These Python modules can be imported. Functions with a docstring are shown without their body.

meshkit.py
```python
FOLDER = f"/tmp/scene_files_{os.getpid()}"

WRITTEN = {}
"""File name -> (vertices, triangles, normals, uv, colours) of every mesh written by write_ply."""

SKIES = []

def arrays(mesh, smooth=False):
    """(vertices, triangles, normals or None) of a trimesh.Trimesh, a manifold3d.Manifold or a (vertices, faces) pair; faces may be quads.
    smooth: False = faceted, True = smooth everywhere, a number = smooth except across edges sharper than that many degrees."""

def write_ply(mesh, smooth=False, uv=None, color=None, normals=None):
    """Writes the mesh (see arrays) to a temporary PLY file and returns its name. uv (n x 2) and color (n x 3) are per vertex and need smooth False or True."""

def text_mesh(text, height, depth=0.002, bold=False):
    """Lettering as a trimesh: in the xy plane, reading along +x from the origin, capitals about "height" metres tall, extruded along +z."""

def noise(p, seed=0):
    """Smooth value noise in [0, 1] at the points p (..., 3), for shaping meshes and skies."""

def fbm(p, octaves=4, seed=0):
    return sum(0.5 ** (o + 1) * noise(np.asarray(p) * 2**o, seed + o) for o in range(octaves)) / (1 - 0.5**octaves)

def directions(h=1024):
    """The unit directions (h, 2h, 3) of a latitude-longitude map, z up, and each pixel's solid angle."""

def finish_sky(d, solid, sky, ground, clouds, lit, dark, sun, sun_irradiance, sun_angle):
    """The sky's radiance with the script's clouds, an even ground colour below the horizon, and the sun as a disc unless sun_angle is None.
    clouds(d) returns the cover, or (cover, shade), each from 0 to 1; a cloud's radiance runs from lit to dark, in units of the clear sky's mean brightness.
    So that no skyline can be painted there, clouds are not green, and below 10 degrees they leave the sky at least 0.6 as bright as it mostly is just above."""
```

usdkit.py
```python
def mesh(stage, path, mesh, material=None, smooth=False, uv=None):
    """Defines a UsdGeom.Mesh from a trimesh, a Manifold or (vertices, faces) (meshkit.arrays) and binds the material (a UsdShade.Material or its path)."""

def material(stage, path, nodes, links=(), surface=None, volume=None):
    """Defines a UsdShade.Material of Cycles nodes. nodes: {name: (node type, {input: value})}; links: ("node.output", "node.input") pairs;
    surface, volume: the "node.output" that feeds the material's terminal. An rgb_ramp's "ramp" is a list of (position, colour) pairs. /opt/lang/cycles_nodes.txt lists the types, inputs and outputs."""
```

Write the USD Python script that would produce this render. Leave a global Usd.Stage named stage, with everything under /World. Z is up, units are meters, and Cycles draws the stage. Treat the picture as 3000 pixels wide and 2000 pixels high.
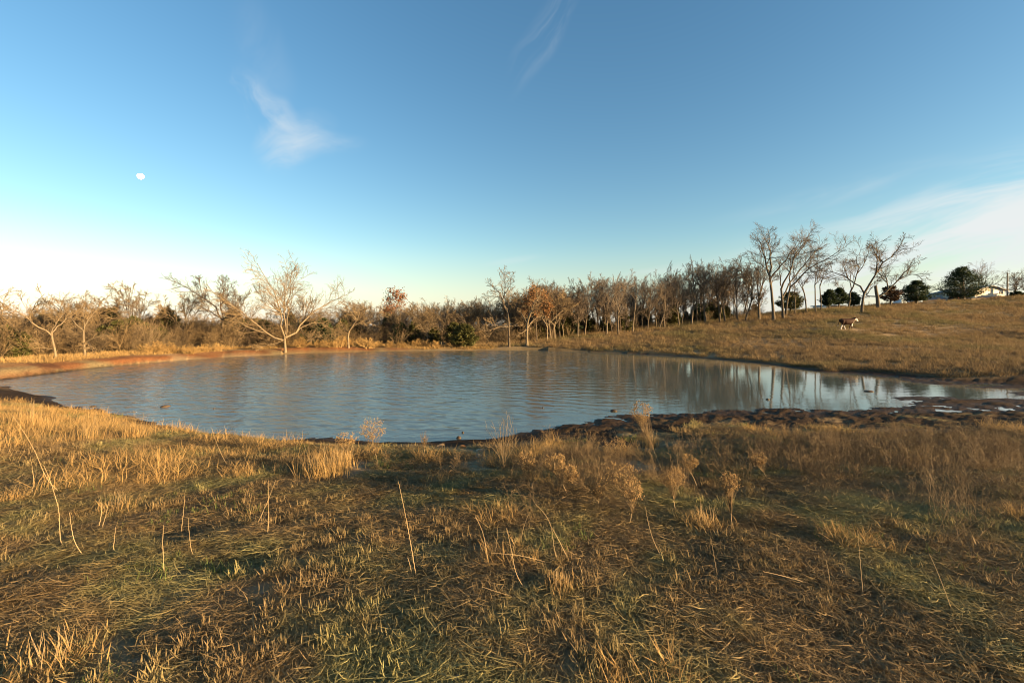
import math, numpy as np, trimesh, manifold3d, usdkit, meshkit
from pxr import Usd, UsdGeom, UsdLux, UsdShade, Gf, Sdf, Vt
from scipy.interpolate import RBFInterpolator, PchipInterpolator
import shapely

# ------------------------------------------------------------------ camera, sky, sun, exposure
stage = Usd.Stage.CreateInMemory()
UsdGeom.Xform.Define(stage, '/World')
EYE, F, CX, HY = 2.8, 1250.0, 1500.0, 950.0        # eye height over the pond; focal length, centre and horizon on the 3000 px wide photograph
cam = UsdGeom.Camera.Define(stage, '/World/camera')
cam.CreateHorizontalApertureAttr(36.0); cam.CreateFocalLengthAttr(15.0)
cam.CreateVerticalApertureOffsetAttr(-0.6)
cam.CreateClippingRangeAttr(Gf.Vec2f(0.05, 20000))
cam.CreateExposureAttr(2.36)
cam.AddTransformOp().Set(Gf.Matrix4d().SetLookAt(Gf.Vec3d(0, 0, EYE), Gf.Vec3d(0, 10, EYE), Gf.Vec3d(0, 0, 1)).GetInverse())
AZ, EL = math.radians(113), math.radians(8.0)
SUN = np.array([math.sin(AZ) * math.cos(EL), math.cos(AZ) * math.cos(EL), math.sin(EL)])
sun = UsdLux.DistantLight.Define(stage, '/World/sun')
sun.CreateNormalizeAttr(True); sun.CreateIntensityAttr(1.25); sun.CreateAngleAttr(0.5); sun.CreateColorAttr(Gf.Vec3f(1.0, 0.68, 0.34))
sun.AddTransformOp().Set(Gf.Matrix4d().SetRotate(Gf.Rotation(Gf.Vec3d(0, 0, 1), Gf.Vec3d(*SUN))))

dome = UsdLux.DomeLight.Define(stage, '/World/sky')
N, L = {}, []
N['sky'] = ('sky_texture', dict(sky_type='single_scattering', sun_disc=False, sun_elevation=EL, sun_rotation=AZ, air_density=1.15, aerosol_density=0.6, ozone_density=1.9, altitude=200.0))
N['tc'] = ('texture_coordinate', {})
N['sep'] = ('separate_xyz', {}); L.append(('tc.generated', 'sep.vector'))
N['ymax'] = ('math', dict(math_type='maximum', value2=0.02)); L.append(('sep.y', 'ymax.value1'))
for a, b in (('x', 'u'), ('z', 'v')):
    N[b] = ('math', dict(math_type='divide')); L += [(f'sep.{a}', f'{b}.value1'), ('ymax.value', f'{b}.value2')]
N['uv'] = ('combine_xyz', dict(z=0.0)); L += [('u.value', 'uv.x'), ('v.value', 'uv.y')]
# thin cirrus: each wisp is a soft ellipse among the directions of the sky, torn by noise; (centre, half axes in picture units, turn, strength, noise scale, stretch)
def wisp(k, px, py, hl, hw, turn, strength, nscale, stretch, lo, hi, distort=1.0):
    c = ((px - CX) / F, (HY - py) / F, 0)
    N[f'wn{k}'] = ('noise_texture', dict(scale=3.0, detail=3.0)); L.append(('uv.vector', f'wn{k}.vector'))
    N[f'wo{k}'] = ('vector_math', dict(math_type='multiply_add', vector2=(0.10 * distort, 0.10 * distort, 0), vector3=(-0.05 * distort, -0.05 * distort, 0)))
    L.append((f'wn{k}.color', f'wo{k}.vector1'))
    N[f'wa{k}'] = ('vector_math', dict(math_type='add')); L.extend([('uv.vector', f'wa{k}.vector1'), (f'wo{k}.vector', f'wa{k}.vector2')])
    N[f'wm{k}'] = ('mapping', dict(mapping_type='texture', location=c, rotation=(0, 0, math.radians(turn)), scale=(hl / F, hw / F, 1)))
    L.append((f'wa{k}.vector', f'wm{k}.vector'))
    N[f'wl{k}'] = ('vector_math', dict(math_type='length')); L.append((f'wm{k}.vector', f'wl{k}.vector1'))
    N[f'we{k}'] = ('map_range', dict(range_type='smoothstep', from_min=1.0, from_max=0.1, to_min=0.0, to_max=1.0, clamp=True)); L.append((f'wl{k}.value', f'we{k}.value'))
    N[f'wp{k}'] = ('mapping', dict(mapping_type='texture', rotation=(0, 0, math.radians(turn)), scale=(stretch, 1, 1))); L.append((f'wa{k}.vector', f'wp{k}.vector'))
    N[f'wt{k}'] = ('noise_texture', dict(scale=nscale, detail=6.0, roughness=0.6, distortion=0.6)); L.append((f'wp{k}.vector', f'wt{k}.vector'))
    N[f'wr{k}'] = ('map_range', dict(range_type='smoothstep', from_min=lo, from_max=hi, to_min=0.0, to_max=strength, clamp=True)); L.append((f'wt{k}.fac', f'wr{k}.value'))
    N[f'wf{k}'] = ('math', dict(math_type='multiply', use_clamp=True)); L.extend([(f'we{k}.result', f'wf{k}.value1'), (f'wr{k}.result', f'wf{k}.value2')])
    return f'wf{k}.value'
fs = [wisp(0, 785, 345, 180, 70, -58, 0.58, 13, 2.6, 0.40, 0.80, 2.4),
      wisp(1, 845, 430, 120, 85, 20, 0.60, 11, 1.8, 0.36, 0.78, 2.2),
      wisp(2, 930, 440, 150, 40, -6, 0.35, 9, 3.0, 0.36, 0.8, 1.5),
      wisp(3, 760, 150, 240, 100, -70, 0.16, 6, 3.0, 0.3, 0.8),
      wisp(4, 1590, 95, 230, 60, 64, 0.36, 15, 4.0, 0.32, 0.74, 1.2),
      wisp(5, 3000, 660, 1100, 270, 13, 0.95, 12, 10.0, 0.37, 0.62, 0.5),
      wisp(6, 2600, 770, 1000, 180, 12, 0.9, 11, 11.0, 0.38, 0.61, 0.5),
      wisp(7, 2450, 560, 440, 45, 15, 0.42, 11, 8.0, 0.32, 0.7, 0.6),
      wisp(8, 1930, 790, 190, 22, 9, 0.5, 11, 6.0, 0.34, 0.7, 0.4),
      wisp(9, 1500, 760, 120, 16, 8, 0.3, 11, 6.0, 0.34, 0.7, 0.4)]
N['sat'] = ('hsv', dict(hue=.5, saturation=1.24, value=1.0, fac=1.0)); L.append(('sky.color', 'sat.color'))
N['pale'] = ('hsv', dict(hue=.5, saturation=.30, value=.93, fac=1.0)); L.append(('sky.color', 'pale.color'))      # the milky air low over the horizon, all the way round
N['low'] = ('map_range', dict(range_type='smoothstep', from_min=.20, from_max=-.03, to_min=0.0, to_max=.95, clamp=True)); L.append(('sep.z', 'low.value'))
N['air'] = ('mix_color', {}); L += [('low.result', 'air.fac'), ('sat.color', 'air.a'), ('pale.color', 'air.b')]
cur = 'air.result'
for k, f in enumerate(fs):
    N[f'mx{k}'] = ('mix_color', dict(b=(3.0, 3.12, 3.12), use_clamp=True)); L += [(f, f'mx{k}.fac'), (cur, f'mx{k}.a')]
    cur = f'mx{k}.result'
N['bg'] = ('background_shader', dict(strength=0.0545)); L.append((cur, 'bg.color'))
UsdShade.MaterialBindingAPI.Apply(dome.GetPrim()).Bind(usdkit.material(stage, '/World/Looks/sky_light', N, L, surface='bg.background'))
dome.GetPrim().SetCustomDataByKey('kind', 'structure')
dome.GetPrim().SetCustomDataByKey('label', 'blue evening sky fading to white at the horizon with thin wispy clouds')

# ------------------------------------------------------------------ helpers
used = {}
def numbered(parent, name):
    k = (parent, name); n = used.get(k, 0); used[k] = n + 1
    return f'{parent}/{name}' + (f'_{n:03d}' if n else '')
def tag(o, label=None, cat=None, group=None, kind=None):
    p = o.GetPrim()
    for k, v in (('label', label), ('category', cat), ('group', group), ('kind', kind)):
        if v: p.SetCustomDataByKey(k, v)
    return p
def thing(name, label, cat, loc=(0, 0, 0), rz=0.0, sc=None, group=None):
    x = UsdGeom.Xform.Define(stage, numbered('/World', name))
    x.AddTranslateOp().Set(Gf.Vec3d(*map(float, loc))); x.AddRotateZOp().Set(float(math.degrees(rz)))
    x.AddScaleOp().Set(Gf.Vec3f(*(sc if sc is not None else (1, 1, 1))))
    tag(x, label, cat, group)
    return x
def part(parent, name, mesh, mat, smooth=False, label=None):
    p = '/World' if parent is None else str(parent.GetPath())
    m = usdkit.mesh(stage, numbered(p, name), mesh, mat, smooth)
    if label: tag(m, label)
    return m
def copy(first, name, label, cat, loc, rz=0.0, sc=None, group=None):
    x = thing(name, label, cat, loc, rz, sc, group)
    x.GetPrim().GetReferences().AddInternalReference(first.GetPath()); x.GetPrim().SetInstanceable(True)
    return x
def instancer(path, protos, pos, rz, scale, idx, tilt=None):
    pi = UsdGeom.PointInstancer.Define(stage, path)
    paths = []
    for k, (mesh, mat) in enumerate(protos):
        usdkit.mesh(stage, f'{path}/kinds/tuft_{k:03d}', mesh, mat); paths.append(Sdf.Path(f'{path}/kinds/tuft_{k:03d}'))
    pi.CreatePrototypesRel().SetTargets(paths)
    pi.CreatePositionsAttr(Vt.Vec3fArray.FromNumpy(np.asarray(pos, np.float32)))
    n = np.asarray(tilt if tilt is not None else np.tile([0, 0, 1.], (len(pos), 1)))
    h = np.stack([-n[:, 1], n[:, 0], np.zeros(len(n)), 1 + n[:, 2]], 1); h /= np.linalg.norm(h, axis=1, keepdims=True)       # x y z w: up -> the slope's normal
    c, sn = np.cos(rz / 2), np.sin(rz / 2)
    q = np.stack([h[:, 0] * c + h[:, 1] * sn, h[:, 1] * c - h[:, 0] * sn, h[:, 3] * sn, h[:, 3] * c], 1)
    pi.CreateOrientationsAttr(Vt.QuathArray([Gf.Quath(float(a[3]), float(a[0]), float(a[1]), float(a[2])) for a in q]))
    s = np.asarray(scale, np.float32); s = np.repeat(s[:, None], 3, 1) if s.ndim == 1 else s
    pi.CreateScalesAttr(Vt.Vec3fArray.FromNumpy(s))
    pi.CreateProtoIndicesAttr(Vt.IntArray.FromNumpy(np.asarray(idx, np.int32)))
    return pi
def M(name, nodes, links, surface):
    return usdkit.material(stage, '/World/Looks/' + name, nodes, links, surface=surface)
def px_plane(px, py, z=0.0):
    Y = (EYE - z) * F / (py - HY); return np.array([(px - CX) * Y / F, Y, z])
def px_at(px, py, Y):
    return np.array([(px - CX) * Y / F, Y, EYE - (py - HY) * Y / F])

# ------------------------------------------------------------------ terrain
near = [(-150, 1128), (-40, 1130), (0, 1134), (23, 1136), (69, 1151), (145, 1170), (191, 1190), (268, 1202), (367, 1210), (413, 1228), (497, 1238), (532, 1262), (612, 1274), (689, 1274),
        (746, 1283), (815, 1285), (968, 1280), (1121, 1293), (1160, 1295), (1236, 1293), (1297, 1291), (1408, 1287), (1500, 1276), (1540, 1258), (1614, 1246), (1718, 1234), (1783, 1218), (1936, 1208),
        (2012, 1205), (2127, 1199), (2268, 1195), (2402, 1196), (2491, 1202), (2625, 1192), (2781, 1186), (2950, 1184), (3150, 1176)]
far = [(3150, 1132), (2950, 1128), (2781, 1121), (2636, 1106), (2540, 1098), (2406, 1090), (2337, 1080), (2215, 1063), (2100, 1052), (2012, 1045), (1821, 1034), (1687, 1029), (1534, 1025), (1420, 1026),
       (1300, 1026), (1083, 1029), (891, 1033), (777, 1040), (700, 1043), (612, 1048), (421, 1063), (268, 1079), (115, 1098), (0, 1113), (-150, 1122)]
shore = np.array([px_plane(*p)[:2] for p in near + far])
poly = shapely.Polygon(shore); shapely.prepare(poly)
ring = shapely.LineString(np.vstack([shore, shore[:1]]))
samples = np.array([ring.interpolate(t).coords[0] for t in np.arange(0, ring.length, 0.25)])
from scipy.spatial import cKDTree
shore_tree = cKDTree(samples)
def shore_dist(x, y):
    p = np.stack([np.ravel(x), np.ravel(y)], 1)
    d = shore_tree.query(p)[0]
    return np.where(shapely.contains_xy(poly, p[:, 0], p[:, 1]), -d, d).reshape(np.shape(x))
ctrl = [(*px_plane(*p)[:2], 0.0) for p in near[1:-1:2] + far[1:-1:2]]
def cp(px, py, Y): ctrl.append(tuple(px_at(px, py, Y)))
for x, y, z in ((0, 0, 1.2), (-3, 2.5, 1.16), (0, 2.5, 1.18), (3, 2.5, 1.2), (0, 5, .98), (-3, 5, .95), (3, 5, 1.0), (6, 5, .98), (-6, 5, 1.0), (0, 7.5, .55), (3.5, 7.5, .52), (7, 7.5, .55), (-4, 7.5, .58),
                (-9, 7.5, .85), (-12, 10, .70), (-6.5, 9.2, .45), (-20, 8, 1.0), (12, 8, .55), (8, 9.8, .2), (12, 11, .18), (18, 11, .25), (0, 9.1, .22), (-2, 9.3, .22),
                (-24, 16, .6), (-30, 20, .6), (-40, 40, .6), (0, -10, 1.6), (-20, -10, 1.2), (-40, -20, 1.0), (-60, 10, .8), (14, 6, 1.1), (20, 4, 1.9), (25, 12, .7),
                (53.9, -26.4, 6.35), (57.2, -20.2, 5.6), (60.5, -14, 5.1), (48.3, -37, 6.7), (25, -12, 3.1), (28, -5, 2.6), (80.7, 24, 5.6), (68, 5, 4.8), (110, 20, 7.0), (120, -40, 9), (140, 60, 9.5), (40, -70, 8), (0, -60, 5), (-60, -60, 2),
                (0, 30, -.6), (-10, 25, -.6), (10, 32, -.5), (8, 20, -.4), (-5, 15, -.4), (-15, 22, -.4), (0, 40, -.4), (14, 18, -.12)): ctrl.append((x, y, z))
for a in ((3000, 1100, 20.8), (3000, 1050, 26), (3000, 1000, 40), (3000, 950, 55), (3000, 910, 70), (3000, 870, 88), (3000, 866, 100), (3400, 900, 70), (3400, 1000, 35), (2800, 1080, 23.5), (2750, 1000, 40), (2750, 910, 70), (2750, 882, 84),
          (2500, 1075, 26.5), (2500, 1000, 40), (2500, 963, 47), (2500, 935, 58), (2500, 908, 72), (2500, 901, 82), (2200, 1044, 34.5), (2200, 1020, 39), (2200, 980, 49), (2200, 950, 60), (2200, 938, 66), (2200, 930, 76),
          (2350, 950, 56), (2340, 918, 74), (1900, 1020, 43), (1900, 985, 54), (1900, 969, 61), (1614, 1016, 46.5), (1614, 995, 56), (1750, 985, 56), (1480, 1014, 48), (1480, 1012, 60), (1300, 1017, 48), (1000, 1018, 45.4), (1000, 1008, 60),
          (835, 1029, 38), (700, 1031, 39), (400, 1041, 33.5), (200, 1056, 28.5), (0, 1071, 24), (0, 1050, 35), (-200, 1080, 24), (1900, 955, 90), (2400, 920, 110), (2700, 900, 120), (3000, 890, 130)): cp(*a)
ctrl = np.array(ctrl)
for x, y, z in ((-200, 200, 0.5), (0, 200, 1.), (200, 200, 6), (300, 0, 8), (-300, 0, 0.5), (0, -300, 3), (-250, -250, 1), (250, -250, 6), (0, 500, 0), (-500, 300, 0), (500, 300, 3)): ctrl = np.vstack([ctrl, (x, y, z)])
rbf = RBFInterpolator(ctrl[:, :2], ctrl[:, 2], kernel='linear', smoothing=0.002)
def ss(x, a, b):
    t = np.clip((np.asarray(x, float) - a) / (b - a), 0, 1); return t * t * (3 - 2 * t)
def P3(x, y, s, z=0.0): return np.stack([np.asarray(x) * s, np.asarray(y) * s, np.full(np.shape(x), z)], -1)
def fbm(x, y, s, o=4, seed=0): return meshkit.fbm(P3(x, y, s, 7.3), o, seed)
def near_mud(x, y):                                  # how muddy the near and right-hand margin is, 0..1
    side = ss(x + 0.42 * (y - 10), -1.5, 2.5) * ss(40 - y - .2 * x, 6, 12)
    return side
def terrain(x, y, parts=False):
    x, y = np.asarray(x, float), np.asarray(y, float)
    p = np.stack([x.ravel(), y.ravel()], 1)
    z = np.concatenate([rbf(p[i:i + 60000]) for i in range(0, len(p), 60000)]).reshape(x.shape) if len(p) else np.zeros(x.shape)
    d = shore_dist(x, y)
    r = np.hypot(x, y)
    water = ss(d, 0.3, -2.5)
    z = np.where(d < 0, np.minimum(z, -0.015 - 0.5 * ss(d, 0, -4)), np.maximum(z, 0.03 * ss(d, 0, .4) + 0.12 * ss(d, .4, 4)))
    side = near_mud(x, y)
    band = ss(d, -2.2, -.3) * ss(d, 5.5 - 3.5 * ss(y, 14, 20), 2.0 - ss(y, 14, 20))           # the trampled margin
    flat = ss(x, 11.5, 15) * ss(y, 9, 11) * ss(y, 26, 21) * ss(d, 2.4, 1.0)                                     # the mud flat at the right-hand end, awash
    clod = .75 * (fbm(x, y, 2.6, 5, 3) - 0.5) + 0.35 * (fbm(x * .6, y * 1.2, 7.5, 3, 13) - .5) + 0.9 * (np.abs(fbm(x * .7, y, 1.6, 4, 9) - .5) - .12)
    mud = side * band
    z = z * (1 - flat * .8 * ss(d, 1.5, -.2)) + mud * clod * (0.13 * ss(d, -1.2, .8) + .06)
    z = np.where(flat > 0, z + flat * ss(d, 1.0, -.4) * (.02 + .16 * (fbm(x * .45, y * 1.3, 1.5, 4, 21) - .47)), z)
    lip = (1 - side) * ss(d, -1.2, 0.) * ss(d, 2.5, .4) * ss(y, 30, 24)                       # ragged lip of the left near bank
    z = z + lip * .14 * (fbm(x, y, 1.1, 3, 5) - .5)
    clay = ss(-x - .12 * y, 3.0, 7.0) * ss(y, 17, 20) * ss(d, -.2, .3)                        # red clay bank on the far left
    z = z + clay * (.16 * ss(d, .1, .8) * (1 - ss(d, 3.5, 7)) * (.5 + fbm(x, y, .8, 3, 11)) + .10 * (fbm(x, y, 2.2, 3, 12) - .5) * ss(d, 3.5, 1))
    grass = ss(d, 1.0, 3.0)
    z = z + grass * (.085 * (fbm(x, y, .9, 3, 1) - .5) * ss(r, 60, 12) + .5 * (fbm(x, y, .09, 3, 2) - .5) * ss(r, 25, 60) + .03 * (fbm(x, y, 3.2, 3, 4) - .5) * ss(r, 30, 10))
    hole = np.exp(-(((x + 2.0) / .27) ** 2 + ((y - 3.02) / .20) ** 2))
    z = z - .025 * hole + .05 * hole * (fbm(x, y, 9.0, 3, 71) - .5) + .04 * np.exp(-(((x + 2.0) / .35) ** 2 + ((y - 3.35) / .15) ** 2))
    return (z, d, mud, flat, clay, hole) if parts else z
def hit(px, py, lo=1.2, hi=140.0):
    """Where the line of sight through this picture point meets the ground."""
    Y = np.exp(np.linspace(math.log(lo), math.log(hi), 1500)); X = (px - CX) * Y / F; Z = EYE - (py - HY) * Y / F
    h = terrain(X, Y); b = np.nonzero(Z <= h)[0]
    k = int(b[0]) if len(b) else int(np.argmin(Z - h))
    return np.array([X[k], Y[k], h[k]])
def ground_at(px, Y):
    x = (px - CX) * Y / F; return np.array([x, Y, float(terrain(np.array([x]), np.array([Y]))[0])])

ang = np.radians(np.concatenate([np.linspace(-180, -58, 40)[:-1], np.linspace(-58, 58, 960), np.linspace(58, 180, 40)[1:]]))
rad = np.concatenate([np.exp(np.linspace(math.log(0.9), math.log(42), 330)), np.exp(np.linspace(math.log(42.7), math.log(900), 90))])
A, R = np.meshgrid(ang, rad)
GX, GY = R * np.sin(A), R * np.cos(A)
GZ, GD, mud, flat, clay, hole = terrain(GX, GY, True)
na = len(ang)
v = np.stack([GX, GY, GZ], -1).reshape(-1, 3)
i = np.arange(len(rad) - 1)[:, None] * na + np.arange(na - 1)[None]
q = np.stack([i, i + 1, i + na + 1, i + na], -1).reshape(-1, 4)
v = np.vstack([v, [[0, 0, 1.2]]])
cap = np.stack([np.full(na - 1, len(v) - 1), np.arange(na - 1) + 1, np.arange(na - 1)], 1)
f = np.vstack([q[:, [0, 2, 1]], q[:, [0, 3, 2]], cap])
# what the ground is made of: soil under grass, wet mud, red clay
def lerp(a, b, t): return a + (np.asarray(b) - a) * t[..., None]
tone = np.zeros(GX.shape + (3,)) + np.array([.25, .185, .105])
tone = lerp(tone, (.175, .155, .07), ss(fbm(GX, GY, .25, 3, 31), .45, .65) * .8)
tone = lerp(tone, (.25, .18, .10), ss(np.hypot(GX, GY), 16, 30))
tone = lerp(tone, (.185, .14, .072), ss(np.hypot(GX, GY), 16, 30) * ss(fbm(GX * .35, GY, .16, 4, 33), .46, .58))
tone = lerp(tone, (.13, .075, .040), np.clip(hole * 1.6, 0, 1))
red = np.clip(clay * ss(GD, 3.4, .9) * ss(fbm(GX, GY, .5, 3, 38), .28, .5), 0, 1)
tone = lerp(tone, (.185, .080, .033), red * ss(-GX, 4, 14)); tone = lerp(tone, (.15, .078, .036), np.clip(clay * ss(GD, 1.8, .5), 0, 1) * ss(-GX, 16, 6))
tone = lerp(tone, (.085, .040, .022), red * ss(fbm(GX * .5 + GY, GY * .3, .9, 4, 39), .52, .66) * .85)
shoremud = ss(GD, 1.9 + 1.4 * ss(fbm(GX, GY, .7, 3, 36), .4, .6), .7) * (1 - clay)
farmud = ss(GY, 24, 32)
shoremud = shoremud * (1 - farmud) + farmud * ss(GD, .9, .3) * .8 * (1 - clay) * ss(GX, -8, 14)
mudmask = np.clip(np.maximum(np.maximum(mud * ss(fbm(GX, GY, 1.0, 3, 37), .25, .5), flat), shoremud), 0, 1)
tone = lerp(tone, (.030, .019, .011), mudmask); tone = lerp(tone, (.036, .024, .0155), mudmask * ss(fbm(GX, GY, 2.0, 4, 40), .48, .62))
wet = np.clip(mudmask * ss(GZ, .07, .0), 0, 1)
tone = np.vstack([tone.reshape(-1, 3), [[.15, .11, .05]]]); wet = np.append(wet.ravel(), 0)
earth = M('earth', {
    'tone': ('attribute', {'attribute': 'tone'}), 'wet': ('attribute', {'attribute': 'wet'}), 'g': ('geometry', {}),
    'n1': ('noise_texture', dict(scale=9.0, detail=6.0, roughness=.65)), 'n2': ('noise_texture', dict(scale=60.0, detail=4.0, roughness=.7)),
    'r1': ('map_range', dict(from_min=.3, from_max=.7, to_min=.6, to_max=1.45)), 'm': ('mix_color', dict(blend_type='multiply', fac=1.0, use_clamp=False)),
    'c': ('combine_color', {}), 'ro': ('map_range', dict(from_min=0., from_max=1., to_min=.97, to_max=.5)),
    'b': ('bump', dict(strength=.8, distance=.02)), 'b2': ('bump', dict(strength=.7, distance=.05)), 'p': ('principled_bsdf', dict(specular_ior_level=.06))},
    [('g.position', 'n1.vector'), ('g.position', 'n2.vector'), ('n1.fac', 'r1.value'), ('r1.result', 'c.r'), ('r1.result', 'c.g'), ('r1.result', 'c.b'), ('tone.color', 'm.a'), ('c.color', 'm.b'), ('m.result', 'p.base_color'),
     ('wet.fac', 'ro.value'), ('ro.result', 'p.roughness'), ('n1.fac', 'b2.height'), ('n2.fac', 'b.height'), ('b2.normal', 'b.normal'), ('b.normal', 'p.normal')], 'p.BSDF')
gm = usdkit.mesh(stage, '/World/ground', (v, f), earth, True)
pv = UsdGeom.PrimvarsAPI(gm)
pv.CreatePrimvar('tone', Sdf.ValueTypeNames.Color3fArray, 'vertex').Set(Vt.Vec3fArray.FromNumpy(tone.astype(np.float32)))
pv.CreatePrimvar('wet', Sdf.ValueTypeNames.FloatArray, 'vertex').Set(Vt.FloatArray.FromNumpy(wet.astype(np.float32)))
tag(gm, 'grassy pasture ground with muddy pond margin and red clay bank', kind='structure')

# ------------------------------------------------------------------ pond
# small wind waves as real relief on the left and far side, dying out towards the sheltered right
wa = np.radians(np.linspace(-56, 56, 760)); wr = np.exp(np.linspace(math.log(8.6), math.log(66), 520))
WA, WR = np.meshgrid(wa, wr); WX, WY = WR * np.sin(WA), WR * np.cos(WA)
def windy(x, y): return ss(-x + .35 * (y - 14) + 9 * (fbm(x, y, .10, 3, 60) - .5), -8, 11)
wrng = np.random.default_rng(3); WZ = np.zeros(WX.shape)
for _ in range(60):
    lam = math.exp(wrng.uniform(math.log(.22), math.log(1.0))); th = 1.25 + wrng.normal() * .42; kx, ky = math.cos(th) * 6.283 / lam, math.sin(th) * 6.283 / lam
    WZ += lam * .0021 * np.sin(kx * WX + ky * WY + wrng.random() * 6.28) * (.5 + fbm(WX, WY, .35 / lam, 2, 61)) * (lam > 2.0 * .004 * WR)
WZ = WZ * (.02 + .98 * windy(WX, WY)) * ss(shore_dist(WX, WY), .3, -1.5)
wd_ = shore_dist(WX, WY) < 2.2
i = np.arange(len(wr) - 1)[:, None] * len(wa) + np.arange(len(wa) - 1)[None]
ok = (wd_[:-1, :-1] & wd_[1:, 1:] & wd_[1:, :-1] & wd_[:-1, 1:])
q = np.stack([i, i + 1, i + len(wa) + 1, i + len(wa)], -1)[ok]
wf = np.vstack([q[:, [0, 2, 1]], q[:, [0, 3, 2]]]); keep, inv = np.unique(wf, return_inverse=True)
wv = np.stack([WX, WY, WZ], -1).reshape(-1, 3)[keep]; wf = inv.reshape(-1, 3)
water = M('pond_water', {
    'g': ('geometry', {}), 's': ('separate_xyz', {}),
    'bn': ('noise_texture', dict(scale=.10, detail=3.0)),
    'ma': ('math', dict(math_type='multiply_add', value2=.35, value3=-5.2)), 'mb': ('math', dict(math_type='subtract')), 'mc': ('math', dict(math_type='multiply_add', value2=9.0, value3=-4.5)), 'md': ('math', dict(math_type='add')),
    'mask': ('map_range', dict(range_type='smoothstep', from_min=-7., from_max=13., to_min=.06, to_max=1.0, clamp=True)),
    'w1': ('mapping', dict(rotation=(0, 0, .18), scale=(.75, 1.7, 1))), 'w2': ('mapping', dict(rotation=(0, 0, -.35), scale=(1., 1.8, 1))),
    'n1': ('noise_texture', dict(scale=1.7, detail=3.0, roughness=.5, distortion=.3)), 'n2': ('noise_texture', dict(scale=4.6, detail=3.0, roughness=.55)),
    'k': ('math', dict(math_type='multiply_add', value2=.30)), 'h': ('math', dict(math_type='multiply')),
    'b': ('bump', dict(strength=1.0, distance=.05)), 'p': ('principled_bsdf', dict(base_color=(.062, .074, .066), roughness=.02, ior=1.33, specular_ior_level=.5))},
    [('g.position', 's.vector'), ('g.position', 'bn.vector'), ('s.y', 'ma.value1'), ('ma.value', 'mb.value1'), ('s.x', 'mb.value2'), ('bn.fac', 'mc.value1'), ('mb.value', 'md.value1'), ('mc.value', 'md.value2'), ('md.value', 'mask.value'),
     ('g.position', 'w1.vector'), ('g.position', 'w2.vector'), ('w1.vector', 'n1.vector'), ('w2.vector', 'n2.vector'), ('n2.fac', 'k.value1'), ('n1.fac', 'k.value3'), ('k.value', 'h.value1'), ('mask.result', 'h.value2'),
     ('h.value', 'b.height'), ('b.normal', 'p.normal')], 'p.BSDF')
tag(usdkit.mesh(stage, '/World/pond', (wv, wf), water, True), 'farm pond with wind ripples on the left and still reflections on the right', kind='structure')

# ------------------------------------------------------------------ materials
def noisy(name, a, b, scale, rough=.85, bump=.02, detail=5.0, rand=.25):
    return M(name, {'tc': ('texture_coordinate', {}), 'g': ('geometry', {}), 'oi': ('object_info', {}),
        'n': ('noise_texture', dict(scale=scale, detail=detail, roughness=.65)), 'r': ('rgb_ramp', {'ramp': [(.3, a), (.7, b)]}),
        'v': ('map_range', dict(to_min=1 - rand, to_max=1 + rand)), 'h': ('hsv', {}),
        'bp': ('bump', dict(strength=.6, distance=bump)), 'p': ('principled_bsdf', dict(roughness=rough, specular_ior_level=.2))},
        [('g.position', 'n.vector'), ('n.fac', 'r.fac'), ('oi.random', 'v.value'), ('v.result', 'h.value'), ('r.color', 'h.color'), ('h.color', 'p.base_color'), ('n.fac', 'bp.height'), ('bp.normal', 'p.normal')], 'p.BSDF')
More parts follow.
